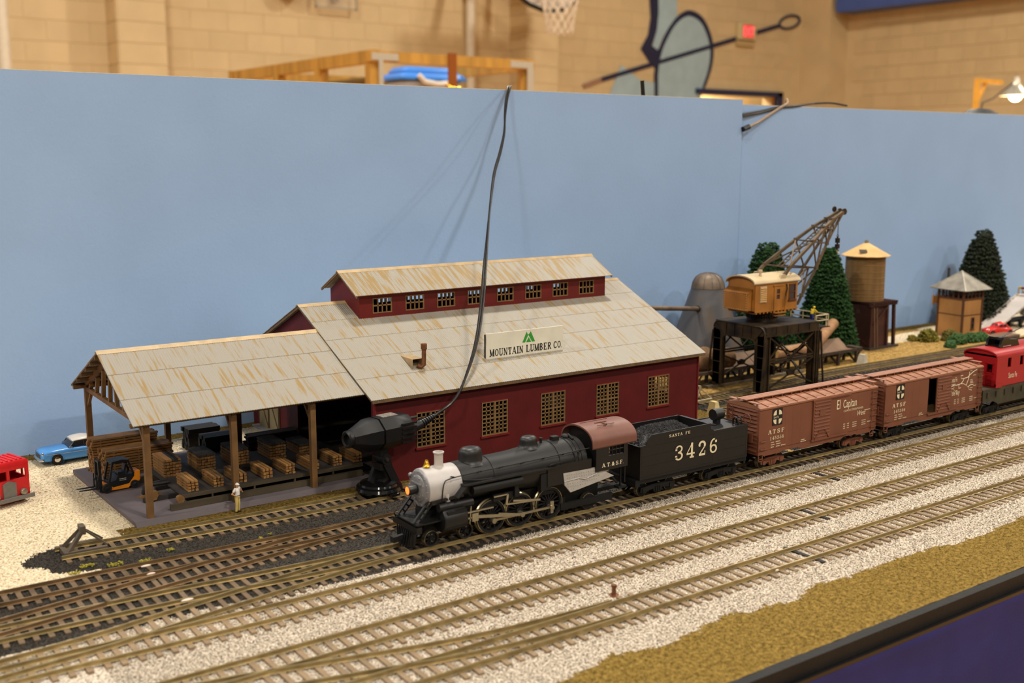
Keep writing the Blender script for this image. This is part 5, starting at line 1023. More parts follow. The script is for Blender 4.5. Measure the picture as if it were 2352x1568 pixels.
def boxcar(label, x0, num, op):
    L_ = 13.85; t = thing('boxcar', label, 'boxcar', (x0, TY, 0), 0, 'brown boxcars'); Wd = 1.62
    sill = [(0,1.62),(.5,1.62),(.62,1.5),(2.4,1.5),(2.8,1.62),(4.4,1.62),(5.0,1.42),(9.4,1.42),(9.9,1.6),(11.3,1.6),(11.6,1.5),(13.2,1.5),(13.35,1.62),(L_,1.62)]
    for s_ in (-1, 1):
        b = MB()
        if op and s_ < 0: b.prism([(0,5.12),(0,1.9)]+[(5.9,1.9),(5.9,5.12)], 'y', -Wd, -Wd+.1).prism([(8.9,5.12),(8.9,1.9),(L_,1.9),(L_,5.12)], 'y', -Wd, -Wd+.1).prism([(5.9,5.12),(5.9,4.98),(8.9,4.98),(8.9,5.12)], 'y', -Wd, -Wd+.1)
        else: b.box(0, L_, *sorted((s_*Wd, s_*(Wd-.1))), 1.9, 5.12)
        b.prism([(0,1.92)]+sill+[(L_,1.92)], 'y', *sorted((s_*Wd, s_*(Wd-.1)))); b.obj('side', M_bx, t)
        b = MB()
        for x in (.08, 2.9, 3.7, 4.6, 9.7, 10.6, 11.5, 13.75):
            for k in range(44): b.cb((x, s_*(Wd+.003), 1.7+k*.077),(.022,.012,.022))
        b.obj('rivets', M_bx, t)
    MB().box(.1,L_-.1,-1.52,1.52,1.65,1.85).obj('floor', mat('car_floor', (112,88,56), .8), t)
    for x, e in ((0,1),(L_,-1)):                       # corrugated ends
        en_ = MB().box(*sorted((x+e*.02, x+e*.14)), -1.6, 1.6, 1.6, 5.1).prism([(-1.6,5.1),(1.6,5.1),(0,5.5)], 'x', *sorted((x+e*.02, x+e*.14))).obj('end', M_bx, t)
        for k in range(11):
            z = 1.85+k*.3; q = e*-.09
            MB().add([(x+e*.03,-1.5,z),(x+e*.03,-.3,z),(x+e*.03,1.5,z),(x+q,-1.2,z+.07),(x+q,1.2,z+.07),(x+e*.03,-1.5,z+.2),(x+e*.03,1.5,z+.2)], [(0,2,4,3),(3,4,6,5),(0,3,5),(2,6,4)]).obj('rib', M_bx, en_)
        b = MB()
        for k in range(6): b.bar((x-e*.14,.95,2.0+k*.55),(x-e*.14,1.5,2.0+k*.55),.05)
        b.bar((x-e*.14,.95,1.9),(x-e*.14,.95,5),.05).bar((x-e*.14,1.5,1.9),(x-e*.14,1.5,5),.05); b.obj('end_ladder', M_bx, t)
        MB().box(*sorted((x, x-e*.16)), -1.1, -.3, 2.5, 3.3).obj('tack_board', M_bx, t); MB().box(*sorted((x-e*.02, x-e*.55)), -.16, .16, 1.0, 1.3).obj('coupler', M_eng2, t); MB().tube([(x-e*.14,-1.5,1.95),(x-e*.2,-1.45,1.95),(x-e*.2,-.8,1.95)],.03,5).obj('grab_iron', M_bx, t)
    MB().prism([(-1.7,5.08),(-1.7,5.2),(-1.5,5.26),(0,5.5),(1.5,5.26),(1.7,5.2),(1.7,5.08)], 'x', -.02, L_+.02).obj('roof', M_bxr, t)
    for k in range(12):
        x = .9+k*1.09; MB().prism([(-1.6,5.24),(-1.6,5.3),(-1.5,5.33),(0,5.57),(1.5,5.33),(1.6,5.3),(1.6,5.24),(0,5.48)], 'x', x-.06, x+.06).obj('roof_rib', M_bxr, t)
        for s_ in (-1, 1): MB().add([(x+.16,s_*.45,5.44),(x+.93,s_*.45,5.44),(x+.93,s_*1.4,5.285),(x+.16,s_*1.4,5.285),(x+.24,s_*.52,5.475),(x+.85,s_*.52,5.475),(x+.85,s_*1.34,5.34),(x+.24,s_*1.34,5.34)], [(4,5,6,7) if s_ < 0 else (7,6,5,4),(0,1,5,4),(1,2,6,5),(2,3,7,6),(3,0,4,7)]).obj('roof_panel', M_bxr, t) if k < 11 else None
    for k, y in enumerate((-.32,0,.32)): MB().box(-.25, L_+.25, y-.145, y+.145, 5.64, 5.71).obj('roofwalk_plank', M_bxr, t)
    b = MB()
    for k in range(13): b.box(.5+k*1.07,.6+k*1.07,-.45,.45,5.5,5.65)
    b.obj('roofwalk_saddle', M_bx, t)
    for x in (-.1, L_-.3): MB().box(x, x+.4, -1.45, -.47, 5.5, 5.56).box(x+.05, x+.15, -1.4, -1.3, 5.25, 5.5).obj('lateral_board', M_bxr, t); MB().box(x, x+.4, .47, 1.45, 5.5, 5.56).obj('lateral_board', M_bxr, t)
    dx_ = 5.95 if not op else 6.95
    dr_ = MB().box(dx_, dx_+2.1, -1.74, -1.64, 1.95, 5.0).obj('door', M_bx, t)
    for k in range(11): MB().prism([(-1.74,2.05+k*.27),(-1.8,2.1+k*.27),(-1.8,2.14+k*.27),(-1.74,2.19+k*.27)], 'x', dx_+.14, dx_+1.96).obj('door_rib', M_bx, dr_)
    MB().box(dx_+.7,dx_+1.35,-1.81,-1.74,3.75,4.25).obj('placard', M_bx, dr_); MB().bar((dx_+.2,-1.8,1.95),(dx_+.75,-1.8,2.6),.07).bar((dx_+1.4,-1.8,2.6),(dx_+1.9,-1.8,1.95),.07).bar((dx_+.6,-1.8,2.45),(dx_+1.6,-1.8,2.5),.06).obj('door_latch', M_bx, dr_)
    MB().box(5.85,10.4,-1.78,-1.62,5.0,5.12).obj('door_track', M_bx, t); MB().box(5.85,10.2,-1.76,-1.62,1.82,1.95).obj('door_sill', M_bx, t)
    MB().box(5.95,8.05,1.62,1.72,1.95,5.0).obj('door', M_bx, t)
    for s_ in (-1, 1):
        la = MB().bar((13.2,s_*1.72,1.7),(13.2,s_*1.72,5.0),.04).bar((13.72,s_*1.72,1.7),(13.72,s_*1.72,5.0),.04).obj('ladder', M_bx, t)
        for k in range(7): MB().bar((13.1,s_*1.72,1.95+k*.48),(13.8,s_*1.72,1.95+k*.48),.06).obj('rung', M_bx, la)
        b = MB()
        for z in (2.05, 2.65): b.tube([(.12,s_*1.62,z),(.14,s_*1.74,z),(.66,s_*1.74,z+.01),(.68,s_*1.62,z+.01)],.035,5)
        b.obj('grab_iron', M_bx, t)
        for x in (.1, 13.25): MB().tube([(x,s_*1.55,1.65),(x+.05,s_*1.58,1.12),(x+.4,s_*1.58,1.12),(x+.45,s_*1.55,1.65)],.05,5).bar((x+.12,s_*1.57,1.3),(x+.36,s_*1.57,1.3),.06).obj('stirrup', M_bx, t)
    MB().box(1,12.9,-.3,.3,1.2,1.65).obj('center_sill', M_eng2, t); MB().cyl((6,.7,1.2),(7.2,.7,1.2),.24,None,10).obj('brake_tank', M_eng2, t); MB().lathe([(.34,.1),(.4,.14),(.34,.18)], 16, (-.35,-.6,4.3), 'x', cap=False).obj('brake_wheel', M_bx, t)
    for x in (2.15, 11.7): bogie(t, x, 1.9, M_bx if not op else M_eng2, .48)
    logo(None, None, t, 1.4, 3.72)
    b = MB()
    x = 1.0
    for c in 'ATSF': x = slab(b, c, x, 3.1, .32, .36, 1, side(-1.635))+.12
    x = 1.18
    for c in num: x = slab(b, c, x, 2.63, .26, .25, 1, side(-1.635))+.02
    ticks(b, [(1.35,2.4,(.3,-.1,.5)),(1.35,2.22,(.36,-.1,.5)),(1.35,2.04,(.34,-.1,.4,-.05,.5)),(4.75,2.1,(.4,)),(4.7,1.96,(.25,.3))])
    ticks(b, [(9.75+i*1.15,2.6-j*.17,(.2,.2) if i else (.25,-.1,.25)) for i in range(3) for j in range(3)]+[(12.75,2.4,(.4,))])
    if not op:
        sans(b, 'El', 8.85, 3.95, .78, side(-1.635), sx=.62, bold=.008); sans(b, 'Capitan', 9.62, 3.97, .66, side(-1.635), sx=.6, bold=.008)
        sans(b, 'COACH STREAMLINER', 9.7, 3.63, .17, side(-1.635), sx=1.02, bold=.004); sans(b, 'West', 11.45, 3.1, .42, side(-1.635), sx=.82, shear=.35, bold=.004); b.box(12.3,13.05,-1.64,-1.636,3.44,3.48)
    else:
        sans(b, 'anta Fe', 9.12, 4.25, .42, side(-1.635), sx=.52, bold=.006); sans(b, 'll the way', 9.08, 3.05, .46, side(-1.635), sx=.56, shear=.25, bold=.006)
        def stroke(P, w_=.035): b.tube([(x_, -1.632, z_) for x_, z_ in P], w_, 4)
        stroke([(9.1,3.85),(9.5,3.98),(10,3.92),(10.6,3.98),(11,3.92),(11.4,3.75),(11.7,3.55)]); stroke([(10.6,3.98),(10.9,4.2),(11.0,4.4),(11.6,4.45),(11.8,4.6),(12.3,4.82),(12.7,4.95),(12.95,4.98)]); stroke([(11.4,3.75),(11.6,4.1),(11.75,4.4),(11.8,4.9)]); stroke([(11.0,4.4),(10.6,4.42),(10.5,4.7),(10.8,4.7)]); stroke([(9.1,3.7),(9.5,3.66),(9.8,3.4),(10.1,3.42)]); stroke([(9.5,3.98),(9.6,3.75)]); stroke([(10.3,3.95),(10.3,3.6),(10.6,3.62)]); stroke([(11.7,3.55),(11.9,3.3),(12.3,3.2)]); stroke([(11.7,3.55),(12.0,3.7),(12.5,3.7)])
        ticks(b, [(12.0,3.85,(.5,)),(12.0,3.98,(.4,)),(12.0,4.12,(.3,)),(12.0,3.4,(.35,)),(12.4,4.5,(.4,)),(11.9,4.95,(.3,)),(9.1,4.02,(.6,)),(12.5,3.55,(.35,))])
    b.obj('lettering', M_lett, t)
    return t
boxcar('brown El Capitan boxcar 145356 with closed door behind the tender', 60.1, '145356', False)
boxcar('brown boxcar 145386 with half open door and route map', 75.1, '145386', True)
# -------- caboose body on a flat car
fc = thing('flat_car', 'dark olive flat car carrying a red caboose body', 'flat car', (89.4, TY, 0)); M_ol = mat('flat_olive', (62,56,40), .6, var=.3, vs=60)
MB().box(0,17,-1.55,1.55,2.65,2.88).obj('deck', M_ol, fc)
for s_ in (-1, 1):
    MB().prism([(0,2.65),(0,1.75),(1.6,1.75),(2.6,1.35),(14.4,1.35),(15.4,1.75),(17,1.75),(17,2.65)], 'y', *sorted((s_*1.45, s_*1.55))).obj('side_sill', M_ol, fc)
    for k in range(12): MB().box(.6+k*1.4,.85+k*1.4,*sorted((s_*1.55, s_*1.65)),2.1,2.6).obj('stake_pocket', M_ol, fc)
MB().box(-.05,.12,-1.5,1.5,1.5,2.7).obj('end_beam', M_eng2, fc); MB().lathe([(.28,-.2),(.34,-.16),(.28,-.12)], 14, (0,-.9,2.2), 'x', cap=False).obj('brake_wheel', M_eng2, fc); MB().box(-.55,0,-.16,.16,1.0,1.3).obj('coupler', M_eng2, fc)
for x in (2.2, 14.6): bogie(fc, x, 1.9, M_eng2, .48)
cb = thing('caboose_body', 'bright red caboose body with black winch on its roof', 'caboose', (91.2, TY, 2.88)); M_cr = mat('caboose_red', (160,22,26), .4, var=.06, vs=80)
b = MB()
for s_ in (-1, 1): holes_wall(b, 'y', *sorted((s_*1.5, s_*1.62)), 0, 13, .1, 2.95, [(1.75,2.3,1.75,2.6),(3.75,4.3,1.75,2.6),(7,7.6,1.75,2.6)])
holes_wall(b, 'x', 0, .12, -1.5, 1.5, .1, 2.95, [(-1.2,-.65,1.35,2.1)]); b.box(12.9,13,-1.5,1.5,.1,2.95).box(0,13,-1.5,1.5,.0,.15); b.box(0,1.0,-1.66,-1.5,0,.35); b.obj('body', M_cr, cb)
ro = [(1.68*math.sin(a*PI/180), 2.7+.72*math.cos(a*PI/180)**.7) for a in range(-84, 85, 12)]; ro = [(-1.68,2.78)]+ro+[(1.68,2.78)]
MB().prism(ro+[(y*.96,z-.12) for y, z in ro[::-1]], 'x', -.12, 13.1).prism(ro, 'x', 0, .1).obj('roof', M_cr, cb)
MB().box(.3,12.8,-1.35,1.35,.2,.3).box(.3,12.8,1.3,1.36,.3,2.8).obj('inner_wall', M_cr, cb)
MB().box(-.06,0,-1.35,-.5,1.25,1.33).box(-.06,0,-1.3,-1.22,.15,2.2).box(-.06,0,-.62,-.54,.15,2.2).box(-.06,0,-1.35,-.5,2.14,2.24).obj('end_door_frame', M_cr, cb)
for k in range(8): MB().box(-.07,0,-1.2,-.65,.25+k*.12,.31+k*.12).obj('louver', M_cr, cb)
b = MB(); sans(b, 'Santa Fe', 1.98, .72, .5, side(-1.635), sx=.6, bold=.008); b.obj('lettering', M_lett, cb)
wn = MB().prism([(1.7,3.2),(2.0,4.0),(2.3,4.25),(3.0,4.1),(4.6,3.95),(5,3.2)], 'y', -.75, -.55).prism([(1.7,3.2),(2.0,4.0),(2.3,4.25),(3.0,4.1),(4.6,3.95),(5,3.2)], 'y', .55, .75).box(1.7,5.0,-.7,.7,3.15,3.5).obj('winch', M_cg, cb)
MB().cyl((3.4,-.6,3.8),(3.4,.6,3.8),.3,None,14).cyl((4.6,-.6,3.7),(4.6,.6,3.7),.25,None,14).obj('drum', M_cg, wn); MB().tube([(2.2,-.3,4.2),(5,-.3,4.7),(9,-.3,5.4)],.05,5).tube([(3.4,.2,4.1),(6,.2,3.7),(9,.2,3.65)],.06,5).obj('cable', M_cg, wn); MB().box(2.2,3.5,-.77,-.755,3.45,3.52).obj('name_stripe', mat('stripe_pink', (196,140,150), .5), wn)
# ------------------------------------------------------------------ gantry crane
M_gt = mat('gantry_iron', (40,34,29), .5, .3, var=.3, vs=60, col2=(74,58,36)); M_boom = mat('boom_steel', (104,88,68), .45, .35, var=.25, vs=120); M_ocr = mat('cab_ochre', (164,106,40), .6, var=.14, vs=60, wave=('X', .22), wd=.4, wstr=.5); M_ocr2 = mat('cab_ochre_plain', (164,106,40), .6, var=.16, vs=60); M_crf = mat('cab_roof_cream', (198,176,138), .6, var=.1, vs=50)
ga = thing('gantry_frame', 'blackened iron gantry frame straddling the rear track', 'gantry', (80.4, 71.0, 0))
GL_, GW = 8.2, 6.8           # length along the track, width across
def portal(x):
    R = .7; out = []
    P = [(0,.5),(0,6.3)]+[(R-R*math.cos(t*PI/10), 6.3+R*math.sin(t*PI/10)) for t in range(1, 6)]+[(GW-R+R*math.sin(t*PI/10), 6.3+R*math.cos(t*PI/10)) for t in range(0, 6)]+[(GW,.5),(GW-1.15,.5),(GW-1.15,5.0)]
    P += [(GW-1.15-R+R*math.cos(t*PI/10), 5.0+R*math.sin(t*PI/10)) for t in range(1, 6)]+[(1.15+R-R*math.sin(t*PI/10), 5.0+R*math.cos(t*PI/10)) for t in range(0, 6)]+[(1.15,.5)]
    pf = MB().prism(P, 'x', x, x+.3).obj('portal', M_gt, ga)
    inner = [(1.15,.5),(1.15,5.0)]+[(1.15+R-R*math.cos(t*PI/10), 5.0+R*math.sin(t*PI/10)) for t in range(1, 6)]+[(GW-1.15-R+R*math.sin(t*PI/10), 5.0+R*math.cos(t*PI/10)) for t in range(0, 6)]+[(GW-1.15,.5)]
    outer = P[:13]
    b = MB().tube([(x-.02, y, z) for y, z in inner], .09, 6).tube([(x-.02, y, z) for y, z in outer], .07, 6)
    for z in (1.6,2.8,4.0,5.2):
        for y0, y1 in ((.02,1.13),(GW-1.13,GW-.02)): b.bar((x-.04,y0,z),(x-.04,y1,z),.1,.08)
    for y in (1.8,2.9,4.0,5.1): b.bar((x-.04,y,5.75),(x-.04,y,6.95),.08,.1)
    b.bar((x-.04,.3,6.7),(x-.04,1.4,5.5),.08).bar((x-.04,GW-.3,6.7),(x-.04,GW-1.4,5.5),.08); b.obj('flange', M_gt, pf)
portal(0); portal(GL_-.3)
MB().box(.3,GL_-.3,.05,GW-.05,6.9,7.02).obj('deck', M_gt, ga)
for y, s_ in ((0,-1),(GW,1)):
    MB().box(.2,GL_-.2,*sorted((y, y-s_*.12)),6.2,7.0).box(0,GL_,*sorted((y+s_*.1, y-s_*.25)),6.05,6.2).obj('girder', M_gt, ga)
    for k in range(1, 5): MB().box(k*GL_/5-.04,k*GL_/5+.04,*sorted((y, y+s_*.06)),6.2,7.0).obj('stiffener', M_gt, ga)
    for x in (0, GL_-.8): MB().box(x,x+.14,*sorted((y+s_*.08, y-s_*.9)),.5,6.1).box(x+.66,x+.8,*sorted((y+s_*.08, y-s_*.9)),.5,6.1).box(x,x+.8,*sorted((y-s_*.1, y-s_*.2)),.5,6.1).obj('leg', M_gt, ga)
    yb = y-s_*.1
    MB().bar((.8,yb,3.75),(GL_-.8,yb,3.75),.16).bar((.8,yb,3.5),(GL_-.8,yb,3.5),.16).obj('cross_beam', M_gt, ga)
    for a, c in (((.8,3.4),(GL_-.8,.8)),((.8,.8),(GL_-.8,3.4)),((.8,3.8),(3.6,6.0)),((GL_-.8,3.8),(4.6,6.0)),((.8,6.0),(4.1,3.8)),((GL_-.8,6.0),(4.1,3.8))): MB().bar((a[0],yb,a[1]),(c[0],yb,c[1]),.14).obj('diagonal', M_gt, ga)
    MB().prism([(3.7,1.9),(4.5,1.9),(4.7,2.3),(4.1,2.5),(3.5,2.3)], 'y', yb-.1, yb+.1).obj('gusset', M_gt, ga)
    MB().box(-.2,GL_+.2,*sorted((y+s_*.15, y-s_*.5)),.3,.6).obj('base_beam', M_gt, ga)
    for x, e in ((0,-1),(GL_,1)): MB().bar((x,y+s_*.1,6.0),(x+e*.55,y+s_*.25,.5),.14).obj('raker', M_gt, ga)
for x, y0 in ((-.3,.3),):
    for zz, (a, c) in enumerate((((1.15,4.6),(3.4,3.3)),((GW-1.15,4.6),(3.4,3.3)),((1.15,3.4),(GW-1.15,3.4)))): MB().bar((GL_-.4,a[0],a[1]),(GL_-.4,c[0],c[1]),.14).obj('end_brace', M_gt, ga)
MB().bar((GL_-.4,1.2,.8),(GL_-.4,GW-1.2,4.6),.14).bar((GL_-.4,GW-1.2,.8),(GL_-.4,1.2,4.6),.14).box(GL_-.5,GL_-.3,3.1,3.7,2.4,3.0).obj('end_brace', M_gt, ga)
tag(MB().box(-.8,14,-.4,.4,-.1,.3).obj('plinth', mat('plinth_grey', (104,92,72), .9, var=.3, vs=40), None, (80.0, 77.6, 0)), 'long mossy concrete plinth under the far gantry legs', 'plinth'); tag(MB().box(-.8,10,-.4,.4,-.1,.3).obj('plinth', mat('plinth_grey', (1,1,1)), None, (80.0, 71.1, 0)), 'concrete plinth under the near gantry legs', 'plinth')
# service platform with rail
pl = MB().box(GL_,GL_+2.3,.6,5.9,6.12,6.22).obj('platform', M_gt, ga); M_rlc = mat('rail_cream', (208,188,150), .4, .2)
for z in (6.85, 7.4): MB().tube([(GL_+.3,.8,z),(GL_+2.2,.8,z),(GL_+2.2,5.7,z)],.07,6).obj('handrail', M_rlc, pl)
for x, y in ((GL_+2.2,.8),(GL_+1.9,.8),(GL_+2.2,2.5),(GL_+2.2,4.1),(GL_+2.2,5.7),(GL_+.3,.8)): MB().cyl((x,y,6.2),(x,y,7.45),.07,None,6).obj('rail_post', M_rlc, pl)
WJ = dict(BJ, head=(0,-.3,1.55), neck=(0,-.2,1.42), chest=(0,-.12,1.28), belly=(0,-.04,1.1), shL=(.19,-.18,1.38), shR=(-.19,-.18,1.38), elL=(.22,-.42,1.2), elR=(-.22,-.42,1.2), wrL=(.18,-.66,1.1), wrR=(-.18,-.66,1.1), hdL=(0,-1,-.1), hdR=(0,-1,-.1))
human('person', 'worker in yellow hard hat and yellow shirt leaning on crane rail', (89.75, 73.1, 6.22), PI/2, WJ, 2.0, (226,196,40), (40,48,120), (246,214,30), (30,30,30), hard=True)
# crane cab and boom
KX, KY, KZ = 84.05, 74.75, 7.02
cr_ = thing('crane', 'ochre crane cab with grey lattice boom on the gantry', 'crane', (KX, KY, KZ))
MB().lathe([(1.5,0),(1.5,.35),(1.15,.4),(1.15,1.1)], 28).obj('turntable', M_gt, cr_)
b = MB()
for k in range(40): t = 2*PI*k/40; b.bar((1.55*math.cos(t),1.55*math.sin(t),.35),(1.55*math.cos(t),1.55*math.sin(t),.75),.08)
b.obj('gear_ring', M_gt, cr_)
hl_, hw, z0, z1 = 3.1, 1.82, 1.2, 4.08; b = MB(); holes_wall(b, 'y', -hw, -hw+.1, -hl_, hl_, z0, z1, [(-.05,.42,2.35,3.35),(1.85,2.75,2.2,3.7)]); holes_wall(b, 'y', hw-.1, hw, -hl_, hl_, z0, z1, [(1.85,2.75,2.2,3.7)]); b.box(-hl_,hl_,-hw,hw,z0,z0+.12); b.obj('cab_wall', M_ocr, cr_)
ar = [(hw*math.sin(t*PI/180), z1+.72*math.cos(t*PI/180)-.1) for t in range(-90, 91, 15)]
for x in (-hl_, hl_-.1): MB().prism([(-hw+.1,z0),(hw-.1,z0)]+[(p[0]*.97,p[1]) for p in ar[::-1]], 'x', x, x+.1).obj('cab_end', M_ocr2, cr_)
r_ = [(1.08*p[0], p[1]+.1) for p in ar]; MB().prism(r_+[(p[0]*.97,p[1]-.12) for p in r_[::-1]], 'x', -hl_-.3, hl_+.3).obj('cab_roof', M_crf, cr_)
MB().box(-hl_+.1,hl_-.1,-hw+.5,hw-.5,z0+.12,z1-.3).obj('machinery', M_gt, cr_)
MB().prism([(-hl_,1.35),(-hl_-.65,1.35),(-hl_-.65,3.1),(-hl_,3.45)], 'y', -hw+.45, hw-.1).obj('counterweight', M_ocr2, cr_); MB().add([(-hl_-.72,-hw+.3,3.08),(-hl_-.72,hw,3.08),(-hl_,hw,3.55),(-hl_,-hw+.3,3.55)], [(0,3,2,1),(0,1,2,3)]).obj('weight_hood', M_ocr2, cr_)
b = MB()
for k in range(12): b.sph((-hl_-.66,-hw+.55+k*.24,1.45),.04,5,4).sph((-hl_-.66,-hw+.55+k*.24,3.0),.04,5,4)
for k in range(7): b.sph((-hl_-.66,-hw+.55,1.5+k*.24),.04,5,4).sph((-hl_-.66,hw-.2,1.5+k*.24),.04,5,4)
b.obj('rivets', M_crf, cr_)
for x in range(12): MB().box(-hl_+.15+x*.53,-hl_+.3+x*.53,-hw-.05,hw+.05,z0-.18,z0).obj('floor_joist', M_ocr2, cr_)
MB().box(-hl_-.03,hl_+.03,-hw-.07,-hw,z0-.02,z0+.14).obj('skirt_board', M_ocr2, cr_)
lv = MB().box(-2.45,-1.5,-hw-.05,-hw,2.1,3.75).obj('louver_panel', M_crf, cr_)
for k in range(8): MB().prism([(-hw-.05,2.2+k*.19),(-hw-.13,2.2+k*.19),(-hw-.05,2.32+k*.19)], 'x', -2.4, -1.55).obj('slat', mat('slat_tan', (196,150,84), .6), lv)
dd = MB()
holes_wall(dd, 'y', -hw-.06, -hw, -.4, .8, 1.3, 3.6, [(-.05,.42,2.35,2.8),(-.05,.42,2.88,3.35)]); dd.box(-.55,.95,-hw-.1,-hw,3.65,3.78); dr2 = dd.obj('door', M_ocr2, cr_)
MB().bar((-.6,-hw-.25,1.0),(-.6,-hw-.25,2.6),.07).bar((1.0,-hw-.25,1.0),(1.0,-hw-.25,2.6),.07).box(-.6,1.0,-hw-.5,-hw-.1,.98,1.06).box(-.6,1.0,-hw-.45,-hw-.15,.7,.76).obj('step_rail', M_ocr2, dr2)
M_sash = mat('sash_brown', (96,54,34), .5); wd_ = MB().box(1.8,2.8,-hw-.05,-hw+.05,3.65,3.75).box(1.8,2.8,-hw-.05,-hw+.05,2.15,2.25).box(1.8,1.9,-hw-.05,-hw+.05,2.15,3.75).box(2.7,2.8,-hw-.05,-hw+.05,2.15,3.75).box(1.85,2.75,-hw-.04,-hw+.04,2.9,3.0).box(1.7,2.9,-hw-.12,-hw,2.03,2.15).obj('window', M_sash, cr_)
MB().box(1.9,2.7,-hw+.02,-hw+.04,2.25,3.65).box(-.05,.42,-hw+.02,-hw+.04,2.35,3.35).obj('pane', M_glass, wd_)
MB().tube([(1.35,-hw-.08,3.8),(1.4,-hw-.14,3.3),(1.25,-hw-.14,2.9),(1.2,-hw-.1,1.6)],.06,6).obj('pipe', M_eng2, cr_); MB().cyl((-1.6,-1.0,4.5),(-1.6,-1.0,5.15),.16,.12,10).cyl((-1.6,-1,5.1),(-1.6,-1,5.3),.2,None,10).obj('smoke_stack', M_crf, cr_); MB().box(-.4,.7,.3,.9,4.65,4.85).obj('roof_gear', M_boom, cr_)
loc = lambda p: (p[0]-KX, p[1]-KY, p[2]-KZ)
N_ = [(84.9,73.1,11.3),(86.1,73.2,12.4),(90.2,73.7,14.8),(92.4,74.1,16.1),(94,74.4,16.85),(95.8,74.55,17.6)]; F_ = [(p[0]-.15, 149.6-p[1], p[2]+.05) for p in N_]
LN = [(88.4,73.9,8.4),(89,73.9,9.3),(91.2,74.0,12.0),(93.1,74.3,14.45),(94.3,74.5,15.8),(95.7,74.6,17.4)]; LF = [(p[0], 149.6-p[1], p[2]) for p in LN]
bm_ = MB()
for ch, w_ in ((N_,.27),(F_,.27),(LN,.2),(LF,.2)):
    for a, c in zip(ch, ch[1:]): bm_.bar(loc(a), loc(c), w_, w_*1.1)
bm = bm_.obj('boom', M_boom, cr_)
b = MB(); E_ = lambda a, c, w_=.13: b.bar(loc(a), loc(c), w_)
for i in range(1, 5): E_(N_[i], F_[i], .13)
for i in range(2, 5): E_(LN[i], LF[i], .13)
for i in (2, 3, 4): E_(N_[i], LN[i]); E_(F_[i], LF[i]); 
for i in (1, 2, 3): E_(N_[i], LN[i+1]); E_(F_[i], LF[i+1]); E_(N_[i+1], LN[i]) if i > 1 else None
E_(N_[1], LN[2], .13); E_(F_[1], LF[2], .13); E_(N_[1], F_[2]); E_(F_[1], N_[2]); E_(LN[1], LF[2]); E_(LN[1], (90.0,74.0,12.2)); E_(LN[0], (87.2,73.9,8.4)); E_(LF[0], (87.2,75.7,8.4)); E_((88.0,73.6,11.2),(90.0,74.0,12.2)); E_(LN[1], (87.2,73.9,9.2)); E_(LF[1], LN[2])
b.obj('lacing', M_boom, bm)
b = MB()
for p in N_[1:5]+F_[1:5]+[LN[1],LN[2],LF[2],LN[3]]: q = loc(p); b.cb(q, (.5,.14,.42))
for i in (1,2,3,4): q = loc(N_[i]); b.cb((q[0],q[1],q[2]+.12),(.8,.3,.08))
b.obj('gusset', M_boom, bm)
ld = MB(); a, c = Vector(loc((86.2,74.3,12.4))), Vector(loc((95.0,74.75,17.35))); u_ = Vector((0,.55,0))
ld.bar(a, c, .1).bar(a+u_, c+u_*.8, .1); ldo = ld.obj('boom_ladder', M_boom, bm)
for k in range(20): p = a.lerp(c, (k+.5)/20); MB().bar(p, p+u_*.95, .09).obj('rung', M_boom, ldo)
for y in (74.5, 75.1): MB().lathe([(.1,-.08),(.34,-.08),(.28,0),(.34,.08),(.1,.08)], 16, loc((95.95,y,17.65)), 'y').obj('sheave', M_gt, bm)
MB().lathe([(.1,-.06),(.3,-.06),(.3,.06)], 14, loc((95.3,75.3,17.9)), 'y').obj('sheave', M_gt, bm)
for y in (73.1, 76.5): MB().prism([(84.3-KX,3.9),(85.6-KX,3.9),(85.3-KX,4.75),(84.75-KX,4.75)], 'y', y-KY-.15, y-KY+.15).obj('boom_foot', M_crf, cr_)
hk = MB().cyl(loc((95.45,74.8,17.3)), loc((95.45,74.8,15.2)), .04, None, 5).obj('hoist_rope', M_gt, cr_)
MB().cyl(loc((95.45,74.8,14.35)), loc((95.45,74.8,14.85)), .26, None, 12).cyl(loc((95.45,74.8,13.75)), loc((95.45,74.8,14.2)), .26, None, 12).cyl(loc((95.45,74.8,13.6)), loc((95.45,74.8,15.0)), .09, None, 8).tube([loc((95.45,74.8,14.95)),loc((95.3,74.8,15.1)),loc((95.45,74.8,15.25)),loc((95.6,74.8,15.1)),loc((95.45,74.8,14.95))],.05,6).obj('hook_block', M_gt, hk); MB().tube([loc(p) for p in ((95.45,74.8,13.65),(95.45,74.8,13.4),(95.6,74.8,13.25),(95.78,74.8,13.35))],.07,6).obj('hook', M_rlc, hk)
# ------------------------------------------------------------------ sawdust burner and its pipe
bu = thing('sawdust_burner', 'grey conical sawdust burner with domed top behind the mill', 'burner', (87.3, 85.6, 0))
M_bur = mat('burner_iron', (92,90,92), .5, .25, col2=(120,98,70), lo=.45, hi=.8, var=.15, vs=40, mp=(1,1,.25)); M_bur2 = mat('burner_dome', (108,92,76), .5, .25, var=.3, vs=60)
MB().lathe([(4.85,0),(1.86,8.95),(1.9,9.0)], 40).obj('cone', M_bur, bu); MB().lathe([(1.88,9.0),(1.86,9.1),(1.75,9.6),(1.45,10.15),(.95,10.5),(.4,10.66),(0,10.7)], 40).obj('dome', M_bur2, bu)
b = MB()
for k in range(12): t = 2*PI*k/12; b.tube([(r*math.cos(t), r*math.sin(t), z) for r, z in ((1.89,9.05),(1.78,9.6),(1.48,10.15),(.98,10.5),(.42,10.67),(0,10.71))],.025,4)
b.obj('dome_seam', M_bur, bu)
MB().lathe([(.36,-.05),(.36,.1),(.24,.1)], 14, (-2.5,-1.0,6.95), 'x').obj('inlet_collar', M_gt, bu)
